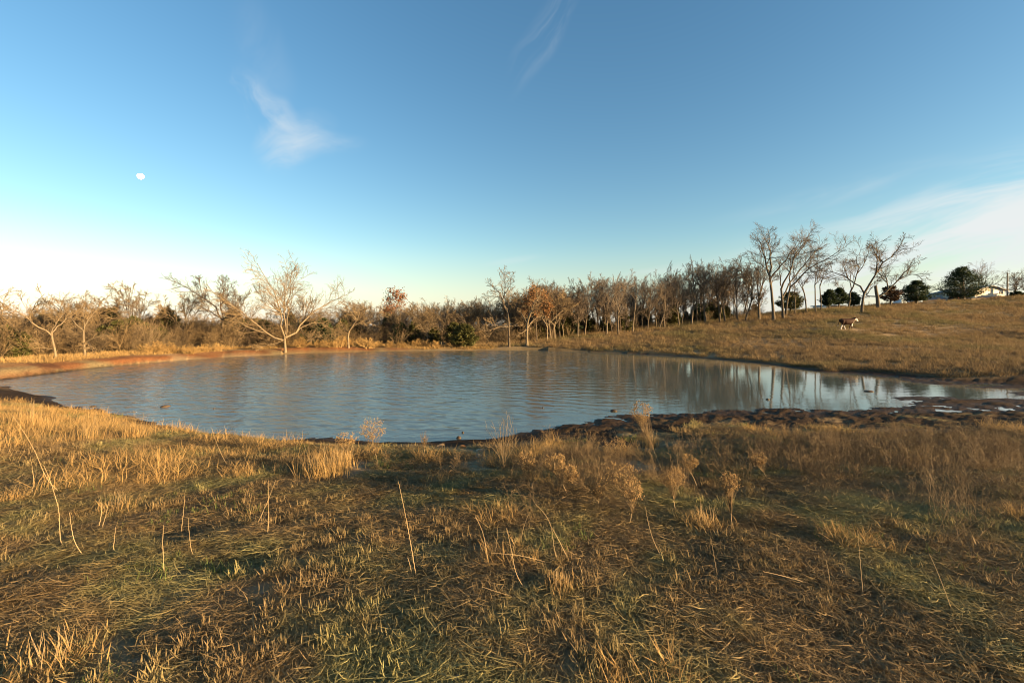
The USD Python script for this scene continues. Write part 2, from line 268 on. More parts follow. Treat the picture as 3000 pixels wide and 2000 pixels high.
def leafy(name, ramp, patch=None, trans=.25, pscale=1.0):
    """Blades and leaves: every blade draws its own colour from the ramp; patch (colour ramp) takes over in patches of the ground."""
    n = {'g': ('geometry', {}), 'r': ('rgb_ramp', {'ramp': ramp}), 'p': ('principled_bsdf', dict(roughness=.7, specular_ior_level=.15)), 't': ('translucent_bsdf', {}), 'm': ('mix_closure', dict(fac=trans))}
    l = [('g.random_per_island', 'r.fac'), ('p.BSDF', 'm.closure1'), ('t.BSDF', 'm.closure2')]
    out = 'r.color'
    if patch:
        n.update({'r2': ('rgb_ramp', {'ramp': patch}), 'n': ('noise_texture', dict(scale=pscale, detail=3.0, roughness=.6)), 'mr': ('map_range', dict(range_type='smoothstep', from_min=.44, from_max=.66, clamp=True)), 'x': ('mix_color', {})})
        l += [('g.random_per_island', 'r2.fac'), ('g.position', 'n.vector'), ('n.fac', 'mr.value'), ('mr.result', 'x.fac'), ('r.color', 'x.a'), ('r2.color', 'x.b')]
        out = 'x.result'
    return M(name, n, l + [(out, 'p.base_color'), (out, 't.color')], 'm.closure')
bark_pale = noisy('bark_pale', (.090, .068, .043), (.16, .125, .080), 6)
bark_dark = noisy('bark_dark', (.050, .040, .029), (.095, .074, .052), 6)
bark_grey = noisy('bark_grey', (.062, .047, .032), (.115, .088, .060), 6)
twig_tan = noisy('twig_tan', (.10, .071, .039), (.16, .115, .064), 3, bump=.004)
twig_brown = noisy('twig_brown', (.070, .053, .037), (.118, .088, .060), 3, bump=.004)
brush_mat = noisy('brush_bark', (.088, .060, .030), (.155, .107, .054), 2, bump=.004)
cedar_mat = leafy('cedar_needles', [(0, (.028, .042, .018)), (.6, (.052, .070, .026)), (1, (.095, .10, .034))], trans=.15)
cedar_gold = leafy('cedar_needles_bronzed', [(0, (.062, .062, .020)), (.5, (.11, .105, .032)), (1, (.17, .13, .042))], trans=.15)
russet = leafy('russet_leaves', [(0, (.16, .065, .028)), (.6, (.24, .105, .045)), (1, (.30, .15, .065))], trans=.3)
amber = leafy('amber_leaves', [(0, (.17, .085, .035)), (.6, (.25, .135, .055)), (1, (.33, .20, .085))], trans=.3)
STRAW = [(0, (.22, .155, .075)), (.3, (.37, .28, .14)), (.6, (.52, .415, .225)), (.85, (.64, .53, .32)), (1, (.72, .64, .45))]
GREEN = [(0, (.24, .215, .09)), (.2, (.38, .31, .145)), (.5, (.52, .41, .215)), (.8, (.58, .47, .27)), (1, (.68, .58, .38))]
thatch_mat = leafy('matted_grass', STRAW, GREEN, .25, .9)
green_mat = leafy('green_grass', [(0, (.11, .135, .040)), (.4, (.20, .215, .07)), (.7, (.34, .30, .12)), (1, (.50, .42, .22))], None, .3)
gold_mat = leafy('tall_dry_grass', [(0, (.32, .21, .085)), (.5, (.50, .36, .165)), (1, (.66, .52, .28))], None, .3)
weed_mat = leafy('dry_weeds', [(0, (.16, .112, .062)), (.5, (.26, .185, .105)), (1, (.38, .29, .175))], None, .2)
stalk_mat = noisy('dry_stalk', (.27, .19, .10), (.40, .30, .17), 12, bump=.001)
seed_mat = leafy('seed_heads', [(0, (.26, .17, .075)), (.6, (.40, .29, .14)), (1, (.52, .40, .22))], None, .2)

# ------------------------------------------------------------------ branching plants
class Tubes:
    def __init__(s): s.b = {}
    def add(s, P, R, sides=4):
        s.b.setdefault((P.shape[1], sides), []).append((P, R)); return s
    def mesh(s):
        V, Fc, at = [], [], 0
        for (n, k), items in s.b.items():
            P = np.concatenate([a for a, _ in items]); R = np.concatenate([a for _, a in items]); B = len(P)
            T = np.gradient(P, axis=1); T /= np.linalg.norm(T, axis=-1, keepdims=True) + 1e-9
            ref = np.where(np.abs(T.mean(1)[:, None, 2:3]) > .75, np.array([1., 0, 0]), np.array([0, 0, 1.]))
            U = np.cross(T, ref); U /= np.linalg.norm(U, axis=-1, keepdims=True) + 1e-9
            W = np.cross(T, U)
            a = np.arange(k) / k * 2 * np.pi
            ringp = P[:, :, None] + R[:, :, None, None] * (np.cos(a)[:, None] * U[:, :, None] + np.sin(a)[:, None] * W[:, :, None])
            V.append(ringp.reshape(-1, 3))
            base = (np.arange(B)[:, None, None] * n + np.arange(n - 1)[None, :, None]) * k
            j, j2 = np.arange(k), (np.arange(k) + 1) % k
            a0, a1, b0, b1 = base + j, base + j2, base + k + j, base + k + j2
            Fc.append(at + np.stack([np.stack([a0, b1, a1], -1), np.stack([a0, b0, b1], -1)], -2).reshape(-1, 3))
            at += B * n * k
        return np.vstack(V), np.vstack(Fc)
def unit(a): return a / (np.linalg.norm(a, axis=-1, keepdims=True) + 1e-9)
def sprout(rng, P, R, k, t0, t1, ang, ratio, n, wig, up, rr=.6, tip=.004, minlen=0.0):
    B, m, _ = P.shape
    Ln = np.linalg.norm(np.diff(P, axis=1), axis=-1).sum(1)
    idx = np.repeat(np.arange(B), k); j = np.tile(np.arange(k), B)
    t = t0 + (t1 - t0) * (j + rng.random(len(j))) / k
    fr = np.clip(t * (m - 1), 0, m - 1.001); i0 = fr.astype(int); a = (fr - i0)[:, None]
    pos = P[idx, i0] * (1 - a) + P[idx, i0 + 1] * a
    tan = unit(P[idx, i0 + 1] - P[idx, i0]); r = R[idx, i0] * (1 - a[:, 0]) + R[idx, i0 + 1] * a[:, 0]
    w = rng.normal(size=tan.shape); w = unit(w - (w * tan).sum(-1, keepdims=True) * tan)
    an = np.radians(rng.uniform(ang[0], ang[1], len(j)))[:, None]
    d = np.cos(an) * tan + np.sin(an) * w
    ln = np.maximum(Ln[idx] * rng.uniform(ratio[0], ratio[1], len(j)) * (1.08 - .6 * t), minlen)
    out = np.zeros((len(j), n, 3)); out[:, 0] = pos
    for s in range(1, n):
        d = unit(d + wig * rng.normal(size=d.shape) + np.array([0, 0, up]))
        out[:, s] = out[:, s - 1] + d * (ln / (n - 1))[:, None]
    r0 = np.maximum(r * rr, tip * 1.3)
    return out, r0[:, None] * (1 - np.linspace(0, 1, n) ** .8)[None] + tip * np.linspace(0, 1, n)[None] ** .8
def smooth_path(pts, n=9):
    pts = np.asarray(pts, float); s = np.append(0, np.cumsum(np.linalg.norm(np.diff(pts, axis=0), axis=1)))
    return PchipInterpolator(s, pts)(np.linspace(0, s[-1], n))
def taper(r0, r1, n, p=1.0): return r0 + (r1 - r0) * np.linspace(0, 1, n) ** p
def crown_of(rng, P, R, fine=1.0, k2=5, k3=5, k4=4, up=.06, tip=.009, spread=(28, 62), start=.18, ratio=(.32, .62)):
    """The branches, twigs and fine twigs on these limbs, as one mesh."""
    T = Tubes()
    b, br = sprout(rng, P, R, k2, start, .98, spread, ratio, 6, .16, up, .55, tip * 1.5)
    T.add(b, br, 4)
    c, cr = sprout(rng, np.concatenate([b]), br, k3, .15, 1.0, (25, 60), (.38, .70), 4, .18, up, .65, tip)
    T.add(c, cr, 3)
    d, dr = sprout(rng, c, cr, k4, .15, 1.0, (22, 55), (.45, .9), 3, .2, up * .6, .8, tip * .75)
    T.add(d, dr, 3)
    return T.mesh(), (b, c, d)
def leaf_cloud(rng, centres, n, size, drop=.3):
    """n small pointed leaves round the given points."""
    p = centres[rng.integers(0, len(centres), n)] + rng.normal(size=(n, 3)) * drop
    d = unit(rng.normal(size=(n, 3)) + np.array([0, 0, -.3])); s = unit(np.cross(d, rng.normal(size=(n, 3))))
    ln = size * rng.uniform(.6, 1.3, n)[:, None]
    V = np.stack([p, p + d * ln * .5 + s * ln * .28, p + d * ln, p + d * ln * .5 - s * ln * .28], 1).reshape(-1, 3)
    i = np.arange(n)[:, None] * 4
    return V, np.vstack([i + [0, 1, 2], i + [0, 2, 3]])

def traced_tree(name, label, base_px, trunk, limbs, org, sc, bark, twig, r0, seed, flare=1.35, depth=None, k=(5, 5, 4), up=.05, group=None, rlimb=.55, leaves=None):
    """A bare tree after the photograph: trunk and limbs given as picture paths, each limb leaning its own way in depth; twigs grow from them."""
    r0 *= .66; rng = np.random.default_rng(seed)
    base = hit(*base_px) if depth is None else ground_at(base_px[0], depth)
    Y = base[1]; m = Y / F
    def to_local(path, lean):
        q = np.array([(org[0] + sc * a, org[1] + sc * b) for a, b in path], float)
        x = (q[:, 0] - base_px[0]) * m; z = (base_px[1] - q[:, 1]) * m
        s = np.append(0, np.cumsum(np.hypot(np.diff(x), np.diff(z))))
        return np.stack([x, lean * s, z], 1)
    tr = to_local(trunk, 0.0); tr = np.vstack([[tr[0, 0], 0, -.25], tr]) if True else tr
    t = thing(name, label, 'tree', base, 0, None, group)
    tp = smooth_path(tr, 10); trr = taper(r0, r0 * .72, 10); trr[:3] *= [flare, flare * .92, 1.08]
    part(t, 'trunk', Tubes().add(tp[None], trr[None], 9).mesh(), bark, True)
    LP, LR, ends = [], [], []
    for i, l in enumerate(limbs):
        thick = rlimb
        if isinstance(l, tuple): l, thick = l
        lean = (rng.uniform(.25, .75) * (1 if i % 2 else -1))
        p = to_local(l, lean)
        j = np.argmin(np.linalg.norm(tp[:, [0, 2]] - p[0, [0, 2]], axis=1))
        host = tp[j]
        if np.linalg.norm(tp[j][[0, 2]] - p[0][[0, 2]]) < 4 * r0: p[:, 1] += host[1]
        else:
            best = min(((np.linalg.norm(q[:, [0, 2]] - p[0, [0, 2]], axis=1).min(), q[np.argmin(np.linalg.norm(q[:, [0, 2]] - p[0, [0, 2]], axis=1))]) for q in LP), key=lambda a: a[0], default=None)
            if best is not None: p[:, 1] += best[1][1]; p[0] = best[1]
        q = smooth_path(p, 9); q[1:-1] += rng.normal(size=(7, 3)) * np.linalg.norm(q[-1] - q[0]) * .012
        LP.append(q); LR.append(taper(r0 * thick * 1.1, .016, 9))
        lb = part(t, 'limb', Tubes().add(q[None], LR[-1][None], 6).mesh(), bark, True)
        big = np.linalg.norm(np.diff(q, axis=0), axis=1).sum() * F / Y
        mesh, (b, c, d) = crown_of(rng, q[None], LR[-1][None], k2=int(k[0] * (.85 + big / 110)), k3=k[1] + 1, k4=k[2], up=up, tip=.0088 * (Y / 45) ** .7, start=.28, ratio=(.28, .54))
        part(lb, 'twigs', mesh, twig); ends += [c[:, -1], d[:, -1]]
    if leaves:
        n, size, mat, lo = leaves
        pts = np.concatenate(ends); pts = pts[pts[:, 2] > lo * pts[:, 2].max()]
        part(t, 'leaves', leaf_cloud(rng, pts, n, size, .22), mat)
    return t, base
O1, O2, O3, O4 = (0, 700), (700, 700), (1400, 700), (2100, 600)
S1, S4 = .3826, .3827
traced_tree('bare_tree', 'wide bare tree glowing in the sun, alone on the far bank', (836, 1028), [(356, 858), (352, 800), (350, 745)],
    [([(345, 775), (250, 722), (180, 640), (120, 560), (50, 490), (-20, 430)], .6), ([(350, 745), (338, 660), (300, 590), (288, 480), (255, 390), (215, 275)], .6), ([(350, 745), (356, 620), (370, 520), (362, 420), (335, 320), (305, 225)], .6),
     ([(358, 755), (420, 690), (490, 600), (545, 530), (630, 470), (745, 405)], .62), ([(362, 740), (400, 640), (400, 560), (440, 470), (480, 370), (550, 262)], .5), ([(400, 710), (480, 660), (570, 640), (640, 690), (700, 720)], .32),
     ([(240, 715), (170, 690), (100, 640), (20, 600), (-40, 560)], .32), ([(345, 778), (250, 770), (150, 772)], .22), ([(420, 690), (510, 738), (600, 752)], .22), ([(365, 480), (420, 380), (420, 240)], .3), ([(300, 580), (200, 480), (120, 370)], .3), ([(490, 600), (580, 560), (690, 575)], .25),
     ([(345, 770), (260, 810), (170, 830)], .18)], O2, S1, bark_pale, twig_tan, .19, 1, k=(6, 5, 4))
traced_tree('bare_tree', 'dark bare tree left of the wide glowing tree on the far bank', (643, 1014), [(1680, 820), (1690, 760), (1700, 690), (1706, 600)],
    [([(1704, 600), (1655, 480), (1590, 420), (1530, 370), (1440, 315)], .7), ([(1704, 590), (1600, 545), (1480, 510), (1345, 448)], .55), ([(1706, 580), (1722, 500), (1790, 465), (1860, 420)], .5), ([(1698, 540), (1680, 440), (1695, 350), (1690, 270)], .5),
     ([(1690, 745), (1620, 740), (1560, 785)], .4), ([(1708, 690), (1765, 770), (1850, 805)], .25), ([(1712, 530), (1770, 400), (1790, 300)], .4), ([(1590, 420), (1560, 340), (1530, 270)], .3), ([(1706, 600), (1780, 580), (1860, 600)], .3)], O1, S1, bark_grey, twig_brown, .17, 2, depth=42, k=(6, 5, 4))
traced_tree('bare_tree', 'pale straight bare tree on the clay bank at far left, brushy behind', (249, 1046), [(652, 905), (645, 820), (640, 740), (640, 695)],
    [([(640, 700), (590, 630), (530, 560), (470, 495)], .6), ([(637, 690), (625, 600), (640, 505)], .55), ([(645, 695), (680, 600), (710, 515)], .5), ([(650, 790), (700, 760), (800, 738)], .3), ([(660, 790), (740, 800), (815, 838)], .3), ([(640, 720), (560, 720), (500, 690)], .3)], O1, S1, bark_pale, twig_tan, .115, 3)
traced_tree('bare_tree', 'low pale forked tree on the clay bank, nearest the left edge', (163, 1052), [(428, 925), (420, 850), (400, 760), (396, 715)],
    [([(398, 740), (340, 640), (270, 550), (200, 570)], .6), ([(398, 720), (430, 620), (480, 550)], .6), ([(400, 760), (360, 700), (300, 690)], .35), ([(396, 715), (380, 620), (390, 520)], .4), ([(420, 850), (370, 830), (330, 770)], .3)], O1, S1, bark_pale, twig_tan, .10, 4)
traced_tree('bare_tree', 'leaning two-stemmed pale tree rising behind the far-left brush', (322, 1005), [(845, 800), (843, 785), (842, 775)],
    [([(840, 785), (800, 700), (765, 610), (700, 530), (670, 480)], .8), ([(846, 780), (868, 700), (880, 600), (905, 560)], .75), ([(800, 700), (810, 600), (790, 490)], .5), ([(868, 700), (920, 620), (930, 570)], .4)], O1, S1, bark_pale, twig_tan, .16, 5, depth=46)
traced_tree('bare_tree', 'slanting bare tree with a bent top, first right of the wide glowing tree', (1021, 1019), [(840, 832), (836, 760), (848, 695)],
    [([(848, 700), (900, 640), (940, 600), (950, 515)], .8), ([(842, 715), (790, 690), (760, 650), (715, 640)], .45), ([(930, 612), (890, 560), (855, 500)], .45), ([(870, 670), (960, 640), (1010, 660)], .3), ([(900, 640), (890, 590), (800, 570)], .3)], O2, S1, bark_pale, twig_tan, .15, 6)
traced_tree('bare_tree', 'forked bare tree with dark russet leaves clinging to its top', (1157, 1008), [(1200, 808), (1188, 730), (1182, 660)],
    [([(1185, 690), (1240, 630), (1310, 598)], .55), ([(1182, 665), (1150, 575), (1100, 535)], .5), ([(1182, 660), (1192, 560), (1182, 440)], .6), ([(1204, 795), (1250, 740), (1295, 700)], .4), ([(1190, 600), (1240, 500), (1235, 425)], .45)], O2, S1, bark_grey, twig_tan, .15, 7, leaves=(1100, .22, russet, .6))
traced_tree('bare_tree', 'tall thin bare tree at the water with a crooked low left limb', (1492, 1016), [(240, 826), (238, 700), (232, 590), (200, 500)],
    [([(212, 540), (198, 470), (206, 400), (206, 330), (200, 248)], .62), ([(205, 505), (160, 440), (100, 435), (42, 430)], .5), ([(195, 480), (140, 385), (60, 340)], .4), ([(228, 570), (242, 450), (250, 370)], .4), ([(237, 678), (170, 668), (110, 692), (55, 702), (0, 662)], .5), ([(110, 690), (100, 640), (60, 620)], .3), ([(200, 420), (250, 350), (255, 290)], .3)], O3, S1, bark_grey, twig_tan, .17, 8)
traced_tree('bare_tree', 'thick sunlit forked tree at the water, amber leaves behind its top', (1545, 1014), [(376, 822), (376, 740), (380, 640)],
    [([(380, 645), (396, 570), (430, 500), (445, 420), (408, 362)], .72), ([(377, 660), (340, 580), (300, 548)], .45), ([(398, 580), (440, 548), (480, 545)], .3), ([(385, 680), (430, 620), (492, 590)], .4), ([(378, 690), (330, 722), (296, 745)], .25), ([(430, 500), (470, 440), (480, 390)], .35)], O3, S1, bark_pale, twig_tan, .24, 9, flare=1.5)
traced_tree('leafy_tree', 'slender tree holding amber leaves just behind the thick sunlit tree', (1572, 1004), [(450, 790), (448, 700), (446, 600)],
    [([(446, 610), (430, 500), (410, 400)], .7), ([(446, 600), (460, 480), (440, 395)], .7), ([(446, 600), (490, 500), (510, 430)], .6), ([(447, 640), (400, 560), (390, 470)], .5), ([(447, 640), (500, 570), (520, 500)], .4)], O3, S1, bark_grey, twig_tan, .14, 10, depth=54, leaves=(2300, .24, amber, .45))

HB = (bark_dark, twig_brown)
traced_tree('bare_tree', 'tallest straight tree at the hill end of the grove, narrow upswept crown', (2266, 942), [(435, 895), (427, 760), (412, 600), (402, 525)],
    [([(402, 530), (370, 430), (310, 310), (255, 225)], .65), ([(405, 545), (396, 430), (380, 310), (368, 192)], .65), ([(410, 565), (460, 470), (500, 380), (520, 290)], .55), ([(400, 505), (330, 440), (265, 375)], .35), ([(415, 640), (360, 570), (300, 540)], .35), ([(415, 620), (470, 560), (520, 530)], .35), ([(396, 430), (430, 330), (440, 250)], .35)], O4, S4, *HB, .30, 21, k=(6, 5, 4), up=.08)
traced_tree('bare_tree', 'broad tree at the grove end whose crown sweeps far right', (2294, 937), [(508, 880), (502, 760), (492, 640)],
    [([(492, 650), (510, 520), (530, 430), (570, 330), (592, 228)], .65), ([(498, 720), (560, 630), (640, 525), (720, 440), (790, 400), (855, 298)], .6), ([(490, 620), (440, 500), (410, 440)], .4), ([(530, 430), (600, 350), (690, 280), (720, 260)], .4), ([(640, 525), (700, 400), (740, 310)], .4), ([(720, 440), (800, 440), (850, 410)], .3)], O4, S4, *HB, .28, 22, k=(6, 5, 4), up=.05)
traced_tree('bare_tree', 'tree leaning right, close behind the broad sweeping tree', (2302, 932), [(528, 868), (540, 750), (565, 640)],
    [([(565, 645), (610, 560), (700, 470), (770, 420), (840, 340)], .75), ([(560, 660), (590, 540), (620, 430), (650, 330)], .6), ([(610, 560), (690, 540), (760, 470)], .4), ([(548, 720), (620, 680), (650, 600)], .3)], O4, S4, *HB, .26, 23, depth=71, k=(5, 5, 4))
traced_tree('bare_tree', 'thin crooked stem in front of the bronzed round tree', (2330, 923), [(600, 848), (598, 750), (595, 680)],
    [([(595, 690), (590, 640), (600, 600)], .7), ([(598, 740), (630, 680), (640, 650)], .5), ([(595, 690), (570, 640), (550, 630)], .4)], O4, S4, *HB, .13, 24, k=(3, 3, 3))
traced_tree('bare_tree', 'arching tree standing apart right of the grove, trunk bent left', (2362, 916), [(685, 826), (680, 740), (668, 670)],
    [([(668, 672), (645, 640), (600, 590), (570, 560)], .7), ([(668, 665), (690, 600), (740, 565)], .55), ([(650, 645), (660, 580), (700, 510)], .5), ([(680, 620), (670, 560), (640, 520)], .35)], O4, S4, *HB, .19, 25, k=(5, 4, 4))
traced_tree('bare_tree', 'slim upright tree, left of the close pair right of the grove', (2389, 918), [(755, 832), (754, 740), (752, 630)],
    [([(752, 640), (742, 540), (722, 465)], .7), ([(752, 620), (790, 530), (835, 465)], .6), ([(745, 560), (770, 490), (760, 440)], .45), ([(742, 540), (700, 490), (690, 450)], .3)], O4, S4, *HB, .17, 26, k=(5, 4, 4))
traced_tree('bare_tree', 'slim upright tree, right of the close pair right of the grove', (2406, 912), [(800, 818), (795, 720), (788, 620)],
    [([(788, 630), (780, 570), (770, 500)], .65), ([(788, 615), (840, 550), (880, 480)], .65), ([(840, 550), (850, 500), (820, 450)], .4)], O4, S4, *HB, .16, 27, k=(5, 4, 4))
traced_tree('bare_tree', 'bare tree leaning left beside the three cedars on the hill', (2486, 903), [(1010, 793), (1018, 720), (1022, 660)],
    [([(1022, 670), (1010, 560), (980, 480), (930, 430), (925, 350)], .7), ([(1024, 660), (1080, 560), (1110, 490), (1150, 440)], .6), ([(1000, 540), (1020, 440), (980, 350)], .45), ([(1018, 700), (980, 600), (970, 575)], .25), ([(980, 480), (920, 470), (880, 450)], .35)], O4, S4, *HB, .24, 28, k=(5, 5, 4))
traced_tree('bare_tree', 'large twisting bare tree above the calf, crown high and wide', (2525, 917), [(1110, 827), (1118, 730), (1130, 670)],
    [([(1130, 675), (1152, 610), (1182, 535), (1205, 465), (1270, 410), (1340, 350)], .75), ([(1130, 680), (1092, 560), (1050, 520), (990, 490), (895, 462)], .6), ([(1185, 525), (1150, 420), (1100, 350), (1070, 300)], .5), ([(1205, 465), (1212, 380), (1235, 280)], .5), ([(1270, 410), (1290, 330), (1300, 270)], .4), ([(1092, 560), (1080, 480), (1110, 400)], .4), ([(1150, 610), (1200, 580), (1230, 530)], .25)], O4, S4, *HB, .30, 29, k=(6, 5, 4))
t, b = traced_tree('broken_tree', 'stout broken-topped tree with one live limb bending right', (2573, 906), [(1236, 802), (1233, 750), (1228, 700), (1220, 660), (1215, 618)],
    [([(1242, 700), (1300, 640), (1350, 570), (1420, 540), (1490, 538)], .5), ([(1300, 640), (1330, 540), (1335, 430)], .35), ([(1350, 570), (1400, 480), (1460, 435)], .35), ([(1226, 702), (1165, 692), (1150, 655)], .4), ([(1165, 692), (1180, 620), (1190, 580)], .2), ([(1320, 580), (1270, 500), (1290, 440)], .3)], O4, S4, *HB, .46, 30, flare=1.2, k=(6, 5, 4))

# the crowded grove and the woods: kinds of tree, then copies
def vase_tree(name, label, seed, h, r0, loc, rz, sc, bark, twig, group, fork=.4, stems=3, spread=24, k=(4, 5, 4), lean=.06, leaves=None, low=0):
    rng = np.random.default_rng(seed)
    t = thing(name, label, 'tree', loc, rz, sc, group)
    ln = rng.normal(size=2) * lean
    z = np.linspace(0, fork * h, 7); tp = np.stack([ln[0] * z + .10 * np.sin(z * .9 + seed) * z / h, ln[1] * z + .10 * np.cos(z * .7) * z / h, z], 1); tp[0, 2] = -.3
    r0 *= .72; rr = taper(r0, r0 * .7, 7); rr[:2] *= [1.35, 1.08]
    T = Tubes().add(tp[None], rr[None], 8)
    LP, LR = [], []
    a0 = rng.random() * 6.28
    for i in range(stems):
        a = a0 + i * 2 * np.pi / stems + rng.normal() * .4; s = math.radians(spread * rng.uniform(.35, 1.35))
        d = np.array([math.sin(s) * math.cos(a), math.sin(s) * math.sin(a), math.cos(s)]); p = [tp[-1 - (i % 2) * rng.integers(0, 2)].copy()]
        length = (1 - fork) * h * rng.uniform(.8, 1.08)
        for _ in range(8):
            d = unit(d + rng.normal(size=3) * .14 + np.array([0, 0, .05])); p.append(p[-1] + d * length / 8)
        LP.append(np.array(p)); LR.append(taper(r0 * .62, .015, 9)); T.add(LP[-1][None], LR[-1][None], 6)
    if low:
        lo_, lr_ = sprout(rng, tp[None], rr[None], low, .35, .98, (28, 58), (.75, 1.25), 9, .12, .10, .42, .012); T.add(lo_, lr_, 5)
        LP += list(lo_); LR += list(lr_)
    sub, sr = sprout(rng, np.array(LP), np.array(LR), 2, .08, .5, (22, 48), (.55, .85), 9, .10, .07, .66, .014)
    T.add(sub, sr, 5)
    part(t, 'trunk', T.mesh(), bark, True)
    mesh, (b, c, d) = crown_of(rng, np.concatenate([np.array(LP), sub]), np.concatenate([np.array(LR), sr]), k2=k[0] + 1, k3=k[1], k4=k[2], up=.05, tip=.011)
    part(t, 'crown', mesh, twig)
    if leaves:
        pts = np.concatenate([c[:, -1], d[:, -1]])
        part(t, 'leaves', leaf_cloud(rng, pts, leaves[0], leaves[1], .25), leaves[2])
    return t
rng = np.random.default_rng(11)
G1 = 'bare trunk among the crowded hill-side grove right of the pond'
edge = [(1614, 996), (1640, 992), (1692, 988), (1712, 984), (1777, 980), (1812, 983), (1853, 973), (1896, 968), (1930, 965), (1947, 962), (1990, 957), (2026, 953), (2066, 949), (2110, 946), (2124, 943), (2160, 941), (2183, 940), (2224, 938)]
tops = [(1560, 850), (1607, 816), (1709, 806), (1837, 816), (1990, 784), (2100, 760), (2155, 742), (2200, 735), (2250, 760)]
def top_at(px): return np.interp(px, [a for a, _ in tops], [b for _, b in tops])
edge_words = ['first slim trunk at the pond end of the grove edge', 'pale slim trunk, second on the grove edge', 'thin dark trunk behind the grove edge near the pond', 'short thin trunk low on the grove edge', 'thick dark trunk standing forward of the grove edge',
    'lone forked trunk with pale bark at the grove edge', 'straight trunk rising before the bushy cedars', 'leaning trunk at the middle of the grove edge', 'twin slender trunk where sky shows between the stems', 'slender trunk before a bright gap in the grove',
    'stout forked trunk at the middle of the grove edge', 'curving trunk just right of the stout forked one', 'dark straight trunk on the upper grove edge', 'tall dark trunk with wide crown on the upper grove edge', 'thin trunk leaning right near the upper grove end',
    'tall trunk with a curved top near the upper grove end', 'slim trunk left of the tallest straight tree', 'short slanting trunk beside the tallest straight tree']
kinds = []
for i, (px, py) in enumerate(edge):
    b = hit(px, py); h = (py - top_at(px) + rng.uniform(-34, 22)) * b[1] / F
    lb = 'bare tree: ' + edge_words[i]
    if len(kinds) < 9:
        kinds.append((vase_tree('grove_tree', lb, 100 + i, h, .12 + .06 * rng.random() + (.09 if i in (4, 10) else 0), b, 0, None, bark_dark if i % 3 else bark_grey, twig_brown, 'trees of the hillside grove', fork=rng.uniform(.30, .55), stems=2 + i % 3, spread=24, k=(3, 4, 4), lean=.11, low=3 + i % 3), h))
    else:
        t0, h0 = kinds[(i * 5) % len(kinds)]; s = h / h0
        copy(t0, 'grove_tree', lb, 'tree', b, rng.uniform(0, 6.28), (s * rng.uniform(.9, 1.1),) * 2 + (s,), 'trees of the hillside grove')
for i in range(128):
    px = 1560 + 660 * rng.random() ** 1.5; e = hit(px, np.interp(px, [a for a, _ in edge], [b for _, b in edge]))
    Y = e[1] + rng.uniform(2, 30) ** 1.0; b = ground_at(px, Y); h = (e[2] + (np.interp(px, [a for a, _ in edge], [q for _, q in edge]) - top_at(px)) * e[1] / F + rng.uniform(-4.5, .9)) - b[2] + (Y - e[1]) * .10
    t0, h0 = kinds[rng.integers(len(kinds))]; s = max(h, 4) / h0
    copy(t0, 'grove_tree', 'bare tree standing deep inside the crowded hillside grove', 'tree', b, rng.uniform(0, 6.28), (s * rng.uniform(.6, .95),) * 2 + (s,), 'trees deep in the hillside grove')
# woods across the pond
wk = [vase_tree('woodland_tree', 'bare pale tree in the sunlit woods beyond the clay bank', 200 + i, 6.0, .11, ground_at(60 + 160 * i, 36 + 2 * i), 0, None, bark_pale if i % 2 else bark_grey, twig_tan, 'trees in the woods beyond the far bank', fork=rng.uniform(.2, .35), stems=3 + i % 3, spread=40, k=(5, 6, 4)) for i in range(6)]
wtop = [(-100, 925), (60, 915), (180, 905), (300, 920), (420, 925), (560, 930), (700, 930), (950, 915), (1040, 900), (1150, 880), (1250, 890), (1400, 880), (1560, 850), (1700, 830)]
for i in range(170):
    px = rng.uniform(-60, 1660); near_far = rng.random()
    Y = (34 if px < 300 else 42 if px < 700 else 48 if px < 1300 else 55) + 24 * near_far ** .8
    b = ground_at(px, Y); tp_ = np.interp(px, [a for a, _ in wtop], [c for _, c in wtop]) + rng.uniform(-14, 26)
    h = max(2.5, EYE - (tp_ - HY) * Y / F - b[2]); s = h / 6.0
    left = px < 700
    copy(wk[rng.integers(6)], 'woodland_tree', 'bare pale tree in the sunlit woods beyond the clay bank' if left else 'bare tree in the brown woods straight across the pond', 'tree', b, rng.uniform(0, 6.28), (s * rng.uniform(.8, 1.25),) * 2 + (s,), 'trees in the woods beyond the far bank' if left else 'trees in the woods straight across the pond')

